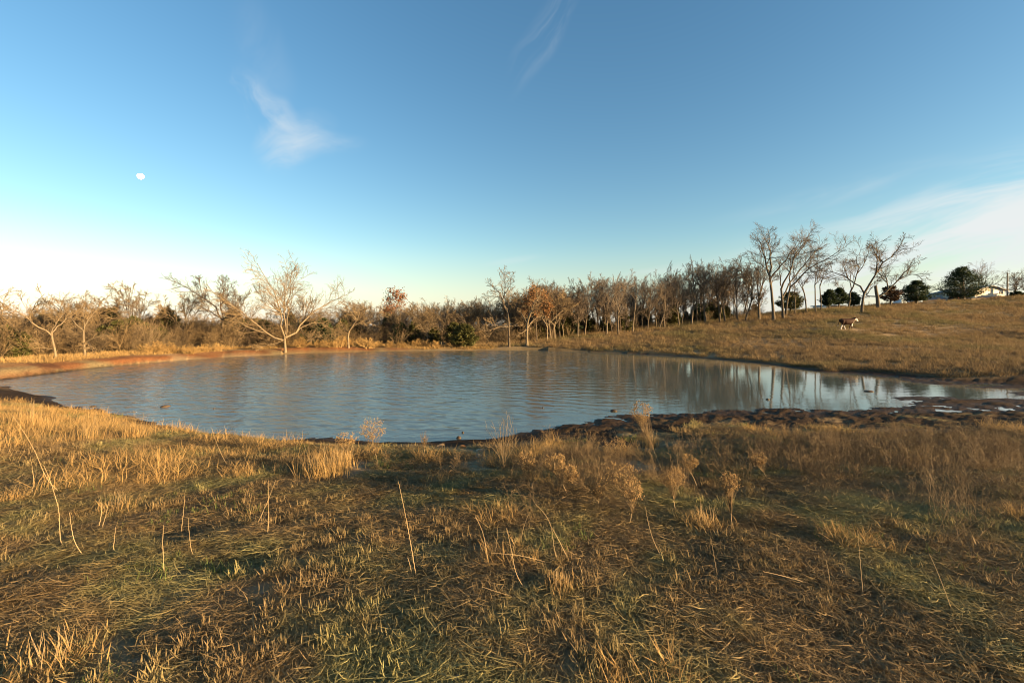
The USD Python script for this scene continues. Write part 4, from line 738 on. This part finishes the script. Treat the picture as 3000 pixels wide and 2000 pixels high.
for a in ((1290, 1308, 28, 20, tan_rock, 'tan faceted rock at the mud edge, left of the orange-topped rock'), (1353, 1312, 32, 17, orange_rock, 'sunlit orange-topped rock at the mud edge below the pond'), (1411, 1322, 42, 15, tan_rock, 'flat tan slab of rock beside the bare twig bush'),
          (1400, 1338, 32, 18, grey_rock, 'grey rock just in front of the flat tan slab'), (1522, 1372, 46, 24, orange_rock, 'bright orange rock glowing right of the bare twig bush'), (1823, 1348, 34, 15, tan_rock, 'pale rock in the weeds by the dark mud'), (1060, 1360, 20, 14, tan_rock, 'small tan rock below the tall pale grass clump'),
          (505, 1285, 24, 12, tan_rock, 'small tan rock on the left mud edge'), (262, 1705, 28, 14, grey_rock, 'smooth grey stone in the left foreground grass'), (445, 1872, 32, 17, orange_rock, 'orange-brown stone in bare soil near the bottom left'), (462, 1870, 22, 15, tan_rock, 'tan stone touching the orange-brown stone at bottom left'),
          (520, 1912, 26, 20, tan_rock, 'upright tan stone right of the orange-brown pair at bottom left'), (402, 1938, 34, 14, tan_rock, 'flat tan stone near the bottom left corner'), (232, 1814, 16, 10, orange_rock, 'small orange stone in the left foreground soil'), (228, 1945, 30, 14, tan_rock, 'buried tan stone at the far bottom left'),
          (1343, 1992, 32, 28, grey_rock, 'pale grey stone cut by the bottom edge of the view'), (617, 1568, 24, 13, tan_rock, 'tan stone in the bare soil left of centre'), (770, 1738, 12, 7, grey_rock, 'tiny white stone in the dug soil hollow'), (858, 1648, 20, 14, tan_rock, 'brown clod-like stone above the dug soil hollow'), (765, 1462, 30, 13, tan_rock, 'rounded tan stone in the mid-left grass')):
    stone(*a, seed=a[0] % 97)
for a in ((484, 1190, 26, 8, 'low mud clod alone in the rippled left water'), (272, 1191, 19, 6, 'right one of two mud clods off the left bank'), (228, 1194, 26, 6, 'left one of two mud clods off the left bank'), (627, 1197, 7, 5, 'tiny dark clod in open water left of centre'), (1344, 1283, 15, 12, 'round dark clod in the water off the rocks'), (1356, 1267, 8, 7, 'smaller dark clod beyond the round one off the rocks'),
          (1798, 1204, 22, 9, 'dark lump in the shallows before the leaning plume'), (1590, 1194, 6, 4, 'tiny dark clod in the still water'), (2249, 1170, 11, 8, 'small tan-topped clod in the still water at right'), (2545, 1146, 24, 7, 'flat mud islet near the mirrored trunks')):
    stone(a[0], a[1], a[2], a[3], wet_mud, a[4], a[0] % 89, 'mud clod', 'mud_clod', .004, .5)

# ------------------------------------------------------------------ dry stalks, weeds and grass clumps
def stalk(org, sc, paths, label, r=.0017, name='dry_stalk'):
    q0 = np.array(paths[0], float) * sc + org; b = hit(q0[0, 0], q0[0, 1]); m = b[1] / F
    t_ = thing(name, label, 'dry stalk', b)
    for i, p in enumerate(paths):
        q = np.array(p, float) * sc + org; s_ = np.append(0, np.cumsum(np.hypot(*np.diff(q, axis=0).T)))
        l = np.stack([(q[:, 0] - q0[0, 0]) * m, .12 * (i - .5) * s_ * m, (q0[0, 1] - q[:, 1]) * m], 1); l[0, 2] -= .02 * (i == 0)
        l = smooth_path(l, 4 * len(p)) if len(p) > 2 else smooth_path(np.vstack([l[0], l.mean(0) + [.004, .004, 0], l[1]]), 8)
        part(t_, 'stem', Tubes().add(l[None], taper(r, r * .45, len(l))[None], 5).mesh(), stalk_mat)
    return t_
C5, C6, C7, SC = (0, 1100), (1000, 1100), (2000, 1100), .4464
for a in ((C5, [[(440, 1130), (400, 1070), (403, 900), (375, 740), (325, 580)], [(378, 752), (310, 690), (200, 490), (40, 270)]], 'tall branched dry stalk in the left foreground, one branch leaning far left'), (C5, [[(575, 1195), (490, 1050), (478, 890)]], 'crooked dry stalk right of the tall branched stalk'),
          (C5, [[(735, 1170), (755, 1080), (768, 990)]], 'short stub stalk left of the three upright mid-left stalks'), (C5, [[(655, 1025), (725, 820)], [(650, 985), (657, 840)]], 'pair of thin crossed stalks behind the crooked stalk'), (C5, [[(1080, 1310), (1078, 1130), (1090, 970)]], 'thin straight stalk left of the dug soil hollow'),
          (C5, [[(1285, 1195), (1255, 1120), (1247, 925)]], 'bent-footed stalk just above the dug soil hollow'), (C5, [[(1183, 1050), (1210, 900), (1225, 780)]], 'slightly leaning stalk behind the bent-footed one'), (C5, [[(1755, 1050), (1772, 680)], [(1695, 960), (1800, 690)]], 'twin stalks crossing near their tips left of centre'),
          (C5, [[(262, 990), (312, 890)]], 'short slanted stalk left of the tall branched stalk'), (C5, [[(195, 800), (228, 680), (220, 560)]], 'thin stalk behind the leaning left branch'), (C5, [[(430, 760), (437, 630)]], 'little upright stalk behind the tall branched stalk'), (C5, [[(1510, 610), (1440, 470), (1410, 380)]], 'left-leaning stalk at the bank above the mid-left grass'),
          (C6, [[(497, 1340), (440, 980), (385, 680)]], 'tallest straight dry stalk in the centre foreground'), (C6, [[(465, 1320), (437, 1190)]], 'short stalk at the foot of the tallest centre stalk'), (C6, [[(962, 1260), (940, 1070), (880, 915)]], 'curved stalk left of the kinked pair in the centre'), (C6, [[(1240, 1420), (1140, 1270), (1120, 1160), (1085, 990)]], 'long kinked stalk in the centre foreground'),
          (C6, [[(1090, 1280), (1145, 1050)]], 'thin stalk crossing the long kinked one'), (C6, [[(980, 1215), (1020, 1090), (1025, 990)]], 'thin bowed stalk between the curved and kinked stalks'), (C6, [[(1175, 1105), (1190, 1020), (1235, 890)]], 'right-leaning stalk behind the long kinked one'), (C6, [[(1450, 1240), (1400, 1150), (1375, 985), (1270, 830)], [(1500, 1235), (1385, 1010)]], 'forked left-leaning stalks right of centre'),
          (C6, [[(1460, 1250), (1300, 1205), (1110, 1160), (985, 1150)]], 'nearly flat arching stalk across the centre grass'), (C6, [[(1320, 1480), (1150, 1450), (925, 1370)]], 'fallen straight stalk lying in the centre foreground'), (C6, [[(2120, 1200), (2020, 1000), (1990, 850)]], 'left-leaning stalk below the round seed-head weed'),
          (C7, [[(235, 1340), (215, 1250), (175, 1050)]], 'pale left-leaning stalk right of centre, low in the view'), (C7, [[(1190, 1480), (1150, 1200), (1125, 1000)]], 'tallest dark stalk in the right foreground'), (C7, [[(625, 1200), (610, 1060)]], 'short upright stalk in the dark right grass'), (C7, [[(970, 1400), (955, 1300), (930, 1200)]], 'short pale stalk left of the tallest right-hand stalk'),
          (C7, [[(1780, 1560), (1650, 1270), (1590, 1150)]], 'long left-leaning stalk near the right bottom corner'), (C7, [[(960, 1390), (700, 1320), (510, 1270)]], 'thick fallen stalk lying in the right foreground'), (C7, [[(255, 1395), (385, 1310)]], 'stub of broken stalk pointing right in the right foreground')):
    stalk(a[0], SC, a[1], a[2])
def weed(base, head, w, h, label, seed, mat=seed_mat, stems=weed_mat, nb=7, ns=9, seeds=5, size=.0065, kind='dry weed'):
    """A dead weed: one main stem, ribs fanning out near its head, small dry seed balls at the tips."""
    r = np.random.default_rng(seed); b = hit(*base); m = b[1] / F
    t_ = thing('dry_weed', label, kind, b)
    top = np.array([(head[0] - base[0]) * m, 0, (base[1] - head[1]) * m]); R_ = np.array([w * m / 2, w * m / 2, h * m / 2])
    low = top - [0, 0, R_[2] * 1.0]; main = smooth_path(np.array([[0, 0, -.02], low * .5 + r.normal(size=3) * .012, low, top]), 9)
    part(t_, 'stem', Tubes().add(main[None], taper(.0032, .0014, 9)[None], 5).mesh(), stalk_mat)
    tips = top + unit(r.normal(size=(nb * ns, 3))) * R_ * r.uniform(.45, 1.05, (nb * ns, 1)) ** .6
    T = Tubes(); hub = main[np.clip(r.integers(3, 8, nb), 0, 8)]; mid = np.repeat(hub, ns, 0) * .45 + tips * .55 + r.normal(size=tips.shape) * R_ * .10
    T.add(np.stack([np.repeat(hub, ns, 0), mid, tips], 1), np.tile([.0013, .0010, .0007], (nb * ns, 1)), 3); part(t_, 'branches', T.mesh(), stems)
    if seeds:
        p = np.repeat(tips, seeds, 0) + r.normal(size=(len(tips) * seeds, 3)) * R_ * .10; o = np.array([[1, 0, 0], [-1, 0, 0], [0, 1, 0], [0, -1, 0], [0, 0, 1], [0, 0, -1.]]); s_ = size * r.uniform(.5, 1.2, (len(p), 1, 1))
        f8 = np.array([[0, 2, 4], [2, 1, 4], [1, 3, 4], [3, 0, 4], [2, 0, 5], [1, 2, 5], [3, 1, 5], [0, 3, 5]])
        tag(part(t_, 'seeds', ((p[:, None] + o * s_).reshape(-1, 3), (np.arange(len(p))[:, None, None] * 6 + f8).reshape(-1, 3)), mat), kind='stuff')
    return t_
def c6(x, y): return (1000 + SC * x, 1100 + SC * y)
def c7(x, y): return (2000 + SC * x, 1100 + SC * y)
W = [(c6(245, 600), c6(200, 350), 70, 62, 'upright pinkish weed with rounded head standing against the water left of centre'), (c6(40, 560), c6(30, 410), 60, 44, 'low fluffy weed left of the upright pinkish one'), (c6(540, 560), c6(545, 400), 30, 40, 'small wispy weed with forked top at the water edge'),
     (c6(2115, 640), c6(1965, 235), 60, 60, 'tall weed with feathery plume leaning left over the mud'), (c6(1490, 790), c6(1400, 570), 70, 50, 'seed-dotted weed right of the bright orange rock'), (c6(1260, 780), c6(1220, 560), 56, 60, 'weed with pale seeds growing over the bright orange rock'), (c6(1700, 760), c6(1490, 640), 60, 50, 'left-leaning weed in the middle of the weed patch'),
     (c6(1940, 900), c6(1830, 650), 120, 62, 'widest seed-dotted weed in the centre-right patch'), (c6(1880, 980), c6(1900, 740), 78, 60, 'dense weed below the widest seed-dotted one'), (c6(1860, 560), c6(1800, 470), 84, 50, 'bushy brown weed at the edge of the dark mud'), (c6(1690, 860), c6(1670, 720), 60, 54, 'small weed with drooping seeds in the centre-right patch'),
     (c7(330, 1010), c7(305, 700), 60, 52, 'single tall weed with golden umbrella head right of centre'), (c7(100, 740), c7(40, 560), 50, 40, 'fuzzy weed left of the golden umbrella-headed one'), (c7(570, 690), c7(490, 545), 50, 34, 'leaning weed behind the golden umbrella-headed one'), (c6(2200, 900), c6(2170, 660), 70, 60, 'golden bushy weed right of the dense seed-dotted one'), (c7(660, 480), c7(670, 340), 30, 30, 'thin weed standing against the dark mud at right'), (c7(2030, 420), c7(2020, 300), 40, 50, 'thin dark weed against the mud at far right')]
for i, a in enumerate(W): weed(*a, seed=500 + i, nb=8, ns=10, seeds=0 if i in (2, 15, 16) else 6)
# bare twig bush by the rocks
b = hit(*c6(1065, 620)); m = b[1] / F; tw = thing('twig_bush', 'pale bare twig bush fanning up before the water in the centre', 'bush', b); r = np.random.default_rng(9)
tips = [c6(*q) for q in ((940, 340), (985, 300), (1030, 330), (1065, 290), (1095, 275), (1130, 320), (1160, 350), (1000, 380), (1170, 420), (960, 440), (1110, 380))]
P = np.array([smooth_path(np.array([[r.normal() * .02, r.normal() * .02, -.02], [(q[0] - c6(1065, 0)[0]) * m * .3, r.normal() * .05, (c6(0, 620)[1] - q[1]) * m * .5], [(q[0] - c6(1065, 0)[0]) * m, r.normal() * .16, (c6(0, 620)[1] - q[1]) * m]]), 8) for q in tips]); Rr = taper(.0034, .0013, 8)[None].repeat(len(P), 0)
part(tw, 'stems', Tubes().add(P, Rr, 5).mesh(), twig_tan); bb, br_ = sprout(r, P, Rr, 5, .3, 1, (20, 45), (.2, .4), 4, .12, .12, .6, .0013); part(tw, 'twigs', Tubes().add(bb, br_, 3).mesh(), twig_tan)
# tall pale grass clumps
def clump(px, py, h, n, spread, label, seed, lean=(2, 30)):
    r = np.random.default_rng(seed); b = hit(px, py); t_ = thing('grass_clump', label, 'grass clump', b)
    part(t_, 'blades', blade_mesh(r, n, spread, (h * .45, h), lean), gold_mat)
    k = 12; a = r.random(k) * 6.28; q = np.zeros((k, 5, 3)); q[:, 0, :2] = r.normal(size=(k, 2)) * spread * .6
    d = np.stack([np.cos(a) * .2, np.sin(a) * .2, np.ones(k)], 1)
    for i in range(1, 5): d = unit(d + r.normal(size=(k, 3)) * .06); q[:, i] = q[:, i - 1] + d * (h * r.uniform(1.0, 1.5, k) / 4)[:, None]
    part(t_, 'seed_stalks', Tubes().add(q, np.tile(taper(.0018, .0007, 5), (k, 1)), 3).mesh(), stalk_mat)
def blade_mesh(r, n, spread, h, lean):
    base = r.normal(size=(n, 2)) * spread; a = r.random(n) * 6.28; le = np.radians(r.uniform(*lean, n)); ln = r.uniform(*h, n); t = np.linspace(0, 1, 5)
    th = le[:, None] + r.uniform(.1, .9, n)[:, None] * t ** 2; seg = (ln / 4)[:, None]
    acc = lambda d: np.concatenate([np.zeros((n, 1)), np.cumsum(d[:, :4], 1)], 1)
    P = np.stack([base[:, :1] + acc(np.sin(th) * np.cos(a)[:, None] * seg), base[:, 1:] + acc(np.sin(th) * np.sin(a)[:, None] * seg), acc(np.cos(th) * seg)], -1); sd = np.stack([-np.sin(a), np.cos(a), np.zeros(n)], 1)[:, None]
    wd = .0045 * r.uniform(.6, 1.3, n)[:, None, None] * np.array([.8, 1, .9, .6, .12])[:, None]
    V = np.stack([P - sd * wd / 2, P + sd * wd / 2], 2).reshape(-1, 3); i = np.arange(n)[:, None] * 10
    return V, np.vstack([i + [2 * q + k for k in c_] for q in range(4) for c_ in ((0, 1, 3), (0, 3, 2))])
clump(958, 1400, .34, 420, .13, 'tallest pale grass clump at the bank left of centre', 61); clump(1000, 1375, .28, 220, .10, 'pale grass clump touching the tallest one on its right', 62); clump(905, 1390, .22, 180, .10, 'short pale grass clump left of the tallest one', 63)
clump(392, 1290, .42, 240, .09, 'sunlit orange grass clump on the left bank by the water', 64); clump(80, 1265, .50, 260, .14, 'bright golden grass clump at the left edge of the bank', 65); clump(250, 1300, .40, 260, .16, 'rounded straw grass clump on the left bank', 66, (10, 60)); clump(1905, 1310, .30, 200, .08, 'upright pale grass clump by the leaning plume weed', 67)
clump(120, 1985, .16, 420, .10, 'shaggy straw tussock in the bottom left corner', 68, (20, 85)); clump(335, 1500, .16, 380, .10, 'rounded dead tussock in the left foreground', 69, (20, 85)); clump(1640, 1735, .10, 260, .05, 'small pale upright tuft in the centre foreground', 70); clump(2060, 1545, .14, 240, .09, 'golden tussock below the umbrella-headed weed', 71, (5, 60))
# fuzzy brown weeds massed on the right
r = np.random.default_rng(77)
def fuzz(seed):
    r = np.random.default_rng(seed); n = 9; P = np.zeros((n, 6, 3)); P[:, 0, :2] = r.normal(size=(n, 2)) * .10; a = r.random(n) * 6.28; s_ = np.radians(r.uniform(5, 45, n)); d = np.stack([np.sin(s_) * np.cos(a), np.sin(s_) * np.sin(a), np.cos(s_)], 1)
    for i in range(1, 6): d = unit(d + r.normal(size=d.shape) * .10 + [-.03, 0, 0]); P[:, i] = P[:, i - 1] + d * (r.uniform(.25, .5, n) / 5)[:, None]
    Rr = taper(.0018, .0009, 6)[None].repeat(n, 0); b1, r1 = sprout(r, P, Rr, 5, .35, 1, (20, 55), (.25, .5), 4, .15, .03, .7, .0008); b2, r2 = sprout(r, b1, r1, 3, .3, 1, (20, 60), (.4, .8), 3, .2, 0, .9, .0008)
    e_ = b2[:, -1]; d = unit(r.normal(size=e_.shape)); s2 = unit(np.cross(d, r.normal(size=d.shape))); V = np.stack([e_ - s2 * .003, e_ + s2 * .003, e_ + d * .012], 1).reshape(-1, 3)
    return [Tubes().add(P, Rr, 3).add(b1, r1, 3).add(b2, r2, 3).mesh(), (V, np.arange(len(V)).reshape(-1, 3))]
def join(ms):
    V, Fc, at = [], [], 0
    for v_, f_ in ms: V.append(v_); Fc.append(f_ + at); at += len(v_)
    return np.vstack(V), np.vstack(Fc)
fz = [(join(fuzz(80 + i)), weed_mat) for i in range(5)]
pos, sc_ = [], []
for (cx_, cy_, sx, sy, n, s0) in ((2420, 1330, 120, 24, 50, .8), (2600, 1330, 160, 34, 70, .9), (2780, 1325, 160, 34, 70, .9), (2950, 1335, 120, 40, 60, .9), (2600, 1380, 260, 30, 70, .8), (2350, 1360, 120, 30, 36, .7), (1800, 1360, 170, 40, 50, .75), (1640, 1400, 120, 40, 36, .65), (2100, 1330, 90, 26, 30, .75), (1330, 1365, 160, 20, 20, .4), (2900, 1450, 160, 60, 36, .7), (1000, 1370, 200, 20, 16, .4), (200, 1320, 150, 20, 24, .5)):
    for _ in range(n): pos.append(hit(cx_ + r.normal() * sx, max(cy_ + r.normal() * sy, 1292))); sc_.append(s0 * r.uniform(.6, 1.25))
tag(instancer('/World/dry_weeds', fz, pos, r.uniform(0, 6.28, len(pos)), np.array(sc_), r.integers(0, 5, len(pos))), 'fuzzy brown dead weeds massed along the near bank', 'weeds', kind='stuff')

# ------------------------------------------------------------------ grass
def blades(rng, n, half, h, lean, curl, w, lift=.0, square=True, aim=None):
    base = rng.uniform(-half, half, (n, 2)) if square else rng.normal(size=(n, 2)) * half
    a = rng.random(n) * 6.28 if aim is None else aim + rng.normal(size=n) * .7
    ln = rng.uniform(h[0], h[1], n); le = np.radians(rng.uniform(lean[0], lean[1], n)); cu = rng.uniform(curl[0], curl[1], n)
    t = np.array([0, .5, 1.0])
    az = a[:, None] + t[None] * rng.normal(size=(n, 1)) * .8
    th = le[:, None] + cu[:, None] * t[None]; seg = (ln / 2)[:, None]
    def acc(d): return np.concatenate([np.zeros((n, 1)), np.cumsum(d[:, :2], 1)], 1)
    P = np.stack([base[:, :1] + acc(np.sin(th) * np.cos(az) * seg), base[:, 1:] + acc(np.sin(th) * np.sin(az) * seg), np.maximum(acc(np.cos(th) * seg), -.005) + rng.random((n, 1)) * lift], -1)
    side = np.stack([-np.sin(az), np.cos(az), rng.normal(size=az.shape) * .4], -1)
    wd = (w * rng.uniform(.6, 1.4, n))[:, None] * np.array([.8, 1, .15])[None]
    V = np.stack([P - side * wd[..., None] / 2, P + side * wd[..., None] / 2], 2).reshape(-1, 3)
    i = np.arange(n)[:, None] * 6; F_ = []
    for q in range(2): F_ += [i + [2 * q, 2 * q + 1, 2 * q + 3], i + [2 * q, 2 * q + 3, 2 * q + 2]]
    return V, np.vstack(F_)
def both(*ms):
    V, Fc, at = [], [], 0
    for v_, f_ in ms: V.append(v_); Fc.append(f_ + at); at += len(v_)
    return np.vstack(V), np.vstack(Fc)
g = np.random.default_rng(5)
H = .25                                                    # half a tile
def clumps(n, per, r, *a):
    out = []
    for _ in range(n):
        v_, f_ = blades(g, per, r, *a, square=False); out.append((v_ + np.append(g.uniform(-H, H, 2), 0), f_))
    return both(*out)
mats = [(both(blades(g, 600, H, (.045, .15), (70, 97), (-.25, .35), .0030, .035, aim=0.0), blades(g, 320, H, (.03, .11), (66, 96), (-.5, .6), .0030, .03), blades(g, 300, H, (.02, .06), (15, 65), (0, .8), .0030), blades(g, 20, H, (.12, .26), (74, 94), (-.15, .15), .0036, .045)), thatch_mat) for _ in range(6)]
tuft = [(both(clumps(13, 34, .022, (.025, .075), (3, 45), (.1, .7), .0040), blades(g, 60, H, (.04, .10), (30, 80), (0, .6), .0036)), thatch_mat) for _ in range(5)]
green = [(both(clumps(7, 22, .03, (.03, .09), (5, 50), (.1, .8), .0040)), green_mat) for _ in range(4)]
rank = [(both(clumps(10, 26, .04, (.08, .24), (10, 65), (.1, .9), .0040), blades(g, 150, H, (.06, .22), (45, 95), (-.2, .6), .0040, .05)), gold_mat) for _ in range(5)]
def dry_land(x, y):
    z, d, mud, flat, clay, hole = terrain(x, y, True)
    return z, d, np.clip(np.maximum(mud * ss(fbm(x, y, 1.0, 3, 37), .25, .5), flat), 0, 1), hole
def normal_at(x, y, e=.12):
    dx = (terrain(x + e, y) - terrain(x - e, y)) / (2 * e); dy = (terrain(x, y + e) - terrain(x, y - e)) / (2 * e)
    return unit(np.stack([-dx, -dy, np.ones(len(x))], 1))
g2 = np.random.default_rng(6)
def patch(x, y, s, seed, lo, hi): return ss(fbm(x, y, s, 3, seed), lo, hi)
def tiles(step, rmin, rmax, off):
    a = np.arange(-22, 24, step) + off; X, Y = np.meshgrid(a, np.arange(.6, 20, step) + off)
    x, y = X.ravel() + g2.uniform(-.12, .12, X.size) * step * 2, Y.ravel() + g2.uniform(-.12, .12, X.size) * step * 2
    r = np.hypot(x, y); k = (r > rmin) & (r <= rmax) & (np.abs(x) < 1.25 * y + .9)
    return x[k], y[k]
def lay(store, protos, x, y, keep, smin, smax, flow=False):
    z, d, m, hole = dry_land(x, y)
    k = (d > .55 + 1.6 * fbm(x, y, .8, 2, 50) - .45 + .7 * ss(y - 10 + .42 * x, 0, 4) + .9 - .85 * ss(-x, 7, 11) + .4 * ss(y, 7.5, 9) * ss(3 - x, 0, 2) * ss(x, -7, -4)) & (m < .12 + .25 * g2.random(len(x))) & (z > .04) & (g2.random(len(x)) > .62 * hole) & (g2.random(len(x)) < keep)
    for rx, ry in rocks: k &= ((x - rx) / (.15 if ry < 6 else .42)) ** 2 + ((y - ry + (.0 if ry < 6 else .5)) / (.13 if ry < 6 else .85)) ** 2 > 1
    x, y, z = x[k], y[k], z[k]
    yaw = 12.0 * fbm(x, y, .45, 3, 70) + g2.normal(size=len(x)) * .35 if flow else g2.uniform(0, 6.28, len(x))      # flattened grass lies in swirls
    store.append((np.stack([x, y, z], 1), yaw, g2.uniform(smin, smax, len(x)), g2.integers(0, len(protos), len(x)), normal_at(x, y) if len(x) else np.zeros((0, 3))))
sm, st, sg, sr = [], [], [], []
for step, r0_, r1_, sc in ((.40, 1.0, 6.5, 1.0), (.62, 6.5, 22, 1.6)):
    x, y = tiles(step, r0_, r1_, 0.0); soil = patch(x, y, .75, 35, .58, .72) * ss(-x - .2 * y, -1, 1.2) * ss(y, 6, 3.5) * .3
    left = np.clip(ss(-x, 4.0, 7.0) + ss(y, 5.5, 8) * ss(3 - x, 0, 3), 0, 1)
    lay(sm, mats, x, y, 1 - .75 * soil, sc * .85, sc * 1.15, True)
    x, y = tiles(step, r0_, r1_, step / 2)
    lay(sm, mats, x, y, 0.92 - .25 * patch(x, y, .75, 35, .58, .72) * ss(-x - .2 * y, -1, 1.2) * ss(y, 6, 3.5), sc * .85, sc * 1.15, True)
    soil = patch(x, y, .75, 35, .58, .72) * ss(-x - .2 * y, -1, 1.2) * ss(y, 6, 3.5) * .3
    x, y = tiles(step, r0_, r1_, step / 3)
    lay(st, tuft, x, y, (.10 + .9 * patch(x, y, .9, 41, .44, .56)) * (1 - .8 * patch(x, y, .75, 35, .55, .68)), sc * .8, sc * 1.35)
    x, y = tiles(step, r0_, r1_, -step / 4)
    lay(sg, green, x, y, .05 + .5 * patch(x, y, .7, 43, .50, .66), sc * .8, sc * 1.2)
    x, y = tiles(step, r0_, r1_, step * .7)
    lay(sr, rank, x, y, np.clip(.02 + patch(x, y, .6, 45, .45, .6) * (.05 + .5 * ss(y, 4.5, 7) + .6 * ss(-x, 3.5, 6)) + .5 * ss(-x, 5.5, 7.5), 0, 1), sc * .6, sc * .95)
for name, label, protos, store in (('matted_grass', 'matted dead grass lying over the near bank', mats, sm), ('grass_tufts', 'short upright tufts of straw-coloured grass on the near bank', tuft, st),
                                   ('green_grass', 'fresh green grass blades between the dry tufts', green, sg), ('rank_grass', 'longer golden dry grass on the sunlit left bank and by the mud', rank, sr)):
    P_, Z_, S_, I_, T_ = (np.concatenate([a[k] for a in store]) for k in range(5))
    print(name, len(P_))
    tag(instancer('/World/' + name, protos, P_, Z_, S_, I_, T_), label, 'grass', kind='stuff')
# far pasture
def scatter(name, label, protos, x, y, keep, smin, smax, seed, scale_r=None):
    z, d, m, hole = dry_land(x, y)
    k = keep(x, y, d, m); x, y, z = x[k], y[k], z[k]
    r_ = np.random.default_rng(seed); s = r_.uniform(smin, smax, len(x))
    if scale_r is not None: s = s * scale_r(x, y)
    tag(instancer('/World/' + name, protos, np.stack([x, y, z], 1), r_.uniform(0, 6.28, len(x)), s, r_.integers(0, len(protos), len(x))), label, 'grass', kind='stuff')
pasture_mat = leafy('pasture_grass_blades', [(0, (.19, .132, .068)), (.5, (.29, .208, .113)), (1, (.40, .30, .18))], [(0, (.14, .118, .054)), (.6, (.225, .172, .086)), (1, (.32, .245, .135))], .25, .10)
mead = [(both(blades(g, 60, .35, (.06, .22), (5, 70), (.1, .7), .012), blades(g, 14 * k, .12, (.15, .42), (3, 40), (.1, .6), .010, square=False)), pasture_mat) for k in range(4)]
px = g2.uniform(1350, 3150, 38000); Yy = np.exp(g2.uniform(math.log(20), math.log(100), 38000)); x = (px - CX) * Yy / F
scatter('pasture_grass', 'cropped dry grass of the sloping pasture on the right', mead, x, Yy, lambda x, y, d, m: (np.hypot((x - calf_at[0]) / 1.3, (y - calf_at[1] + .5) / 1.0) > 1) & (d > .8) & (m < .4) & (g2.random(len(x)) < .35 + .65 * patch(x, y, .12, 46, .4, .6)), .8, 1.5, 5, lambda x, y: .8 + .6 * ss(y, 30, 80))
px = g2.uniform(-150, 1450, 9000); Yy = g2.uniform(20, 52, 9000); x = (px - CX) * Yy / F
scatter('far_bank_grass', 'dry golden grass along the top of the far bank', [(blades(g, 50, .4, (.08, .32), (5, 60), (.1, .7), .011), gold_mat) for _ in range(3)], x, Yy, lambda x, y, d, m: (d > .35 + 2.2 * ss(-x, 8, 18) * (.4 + fbm(x, y, .3, 2, 51))) & (d < 7) & (g2.random(len(x)) < patch(x, y, .35, 47, .3, .55)), .7, 1.4, 6)
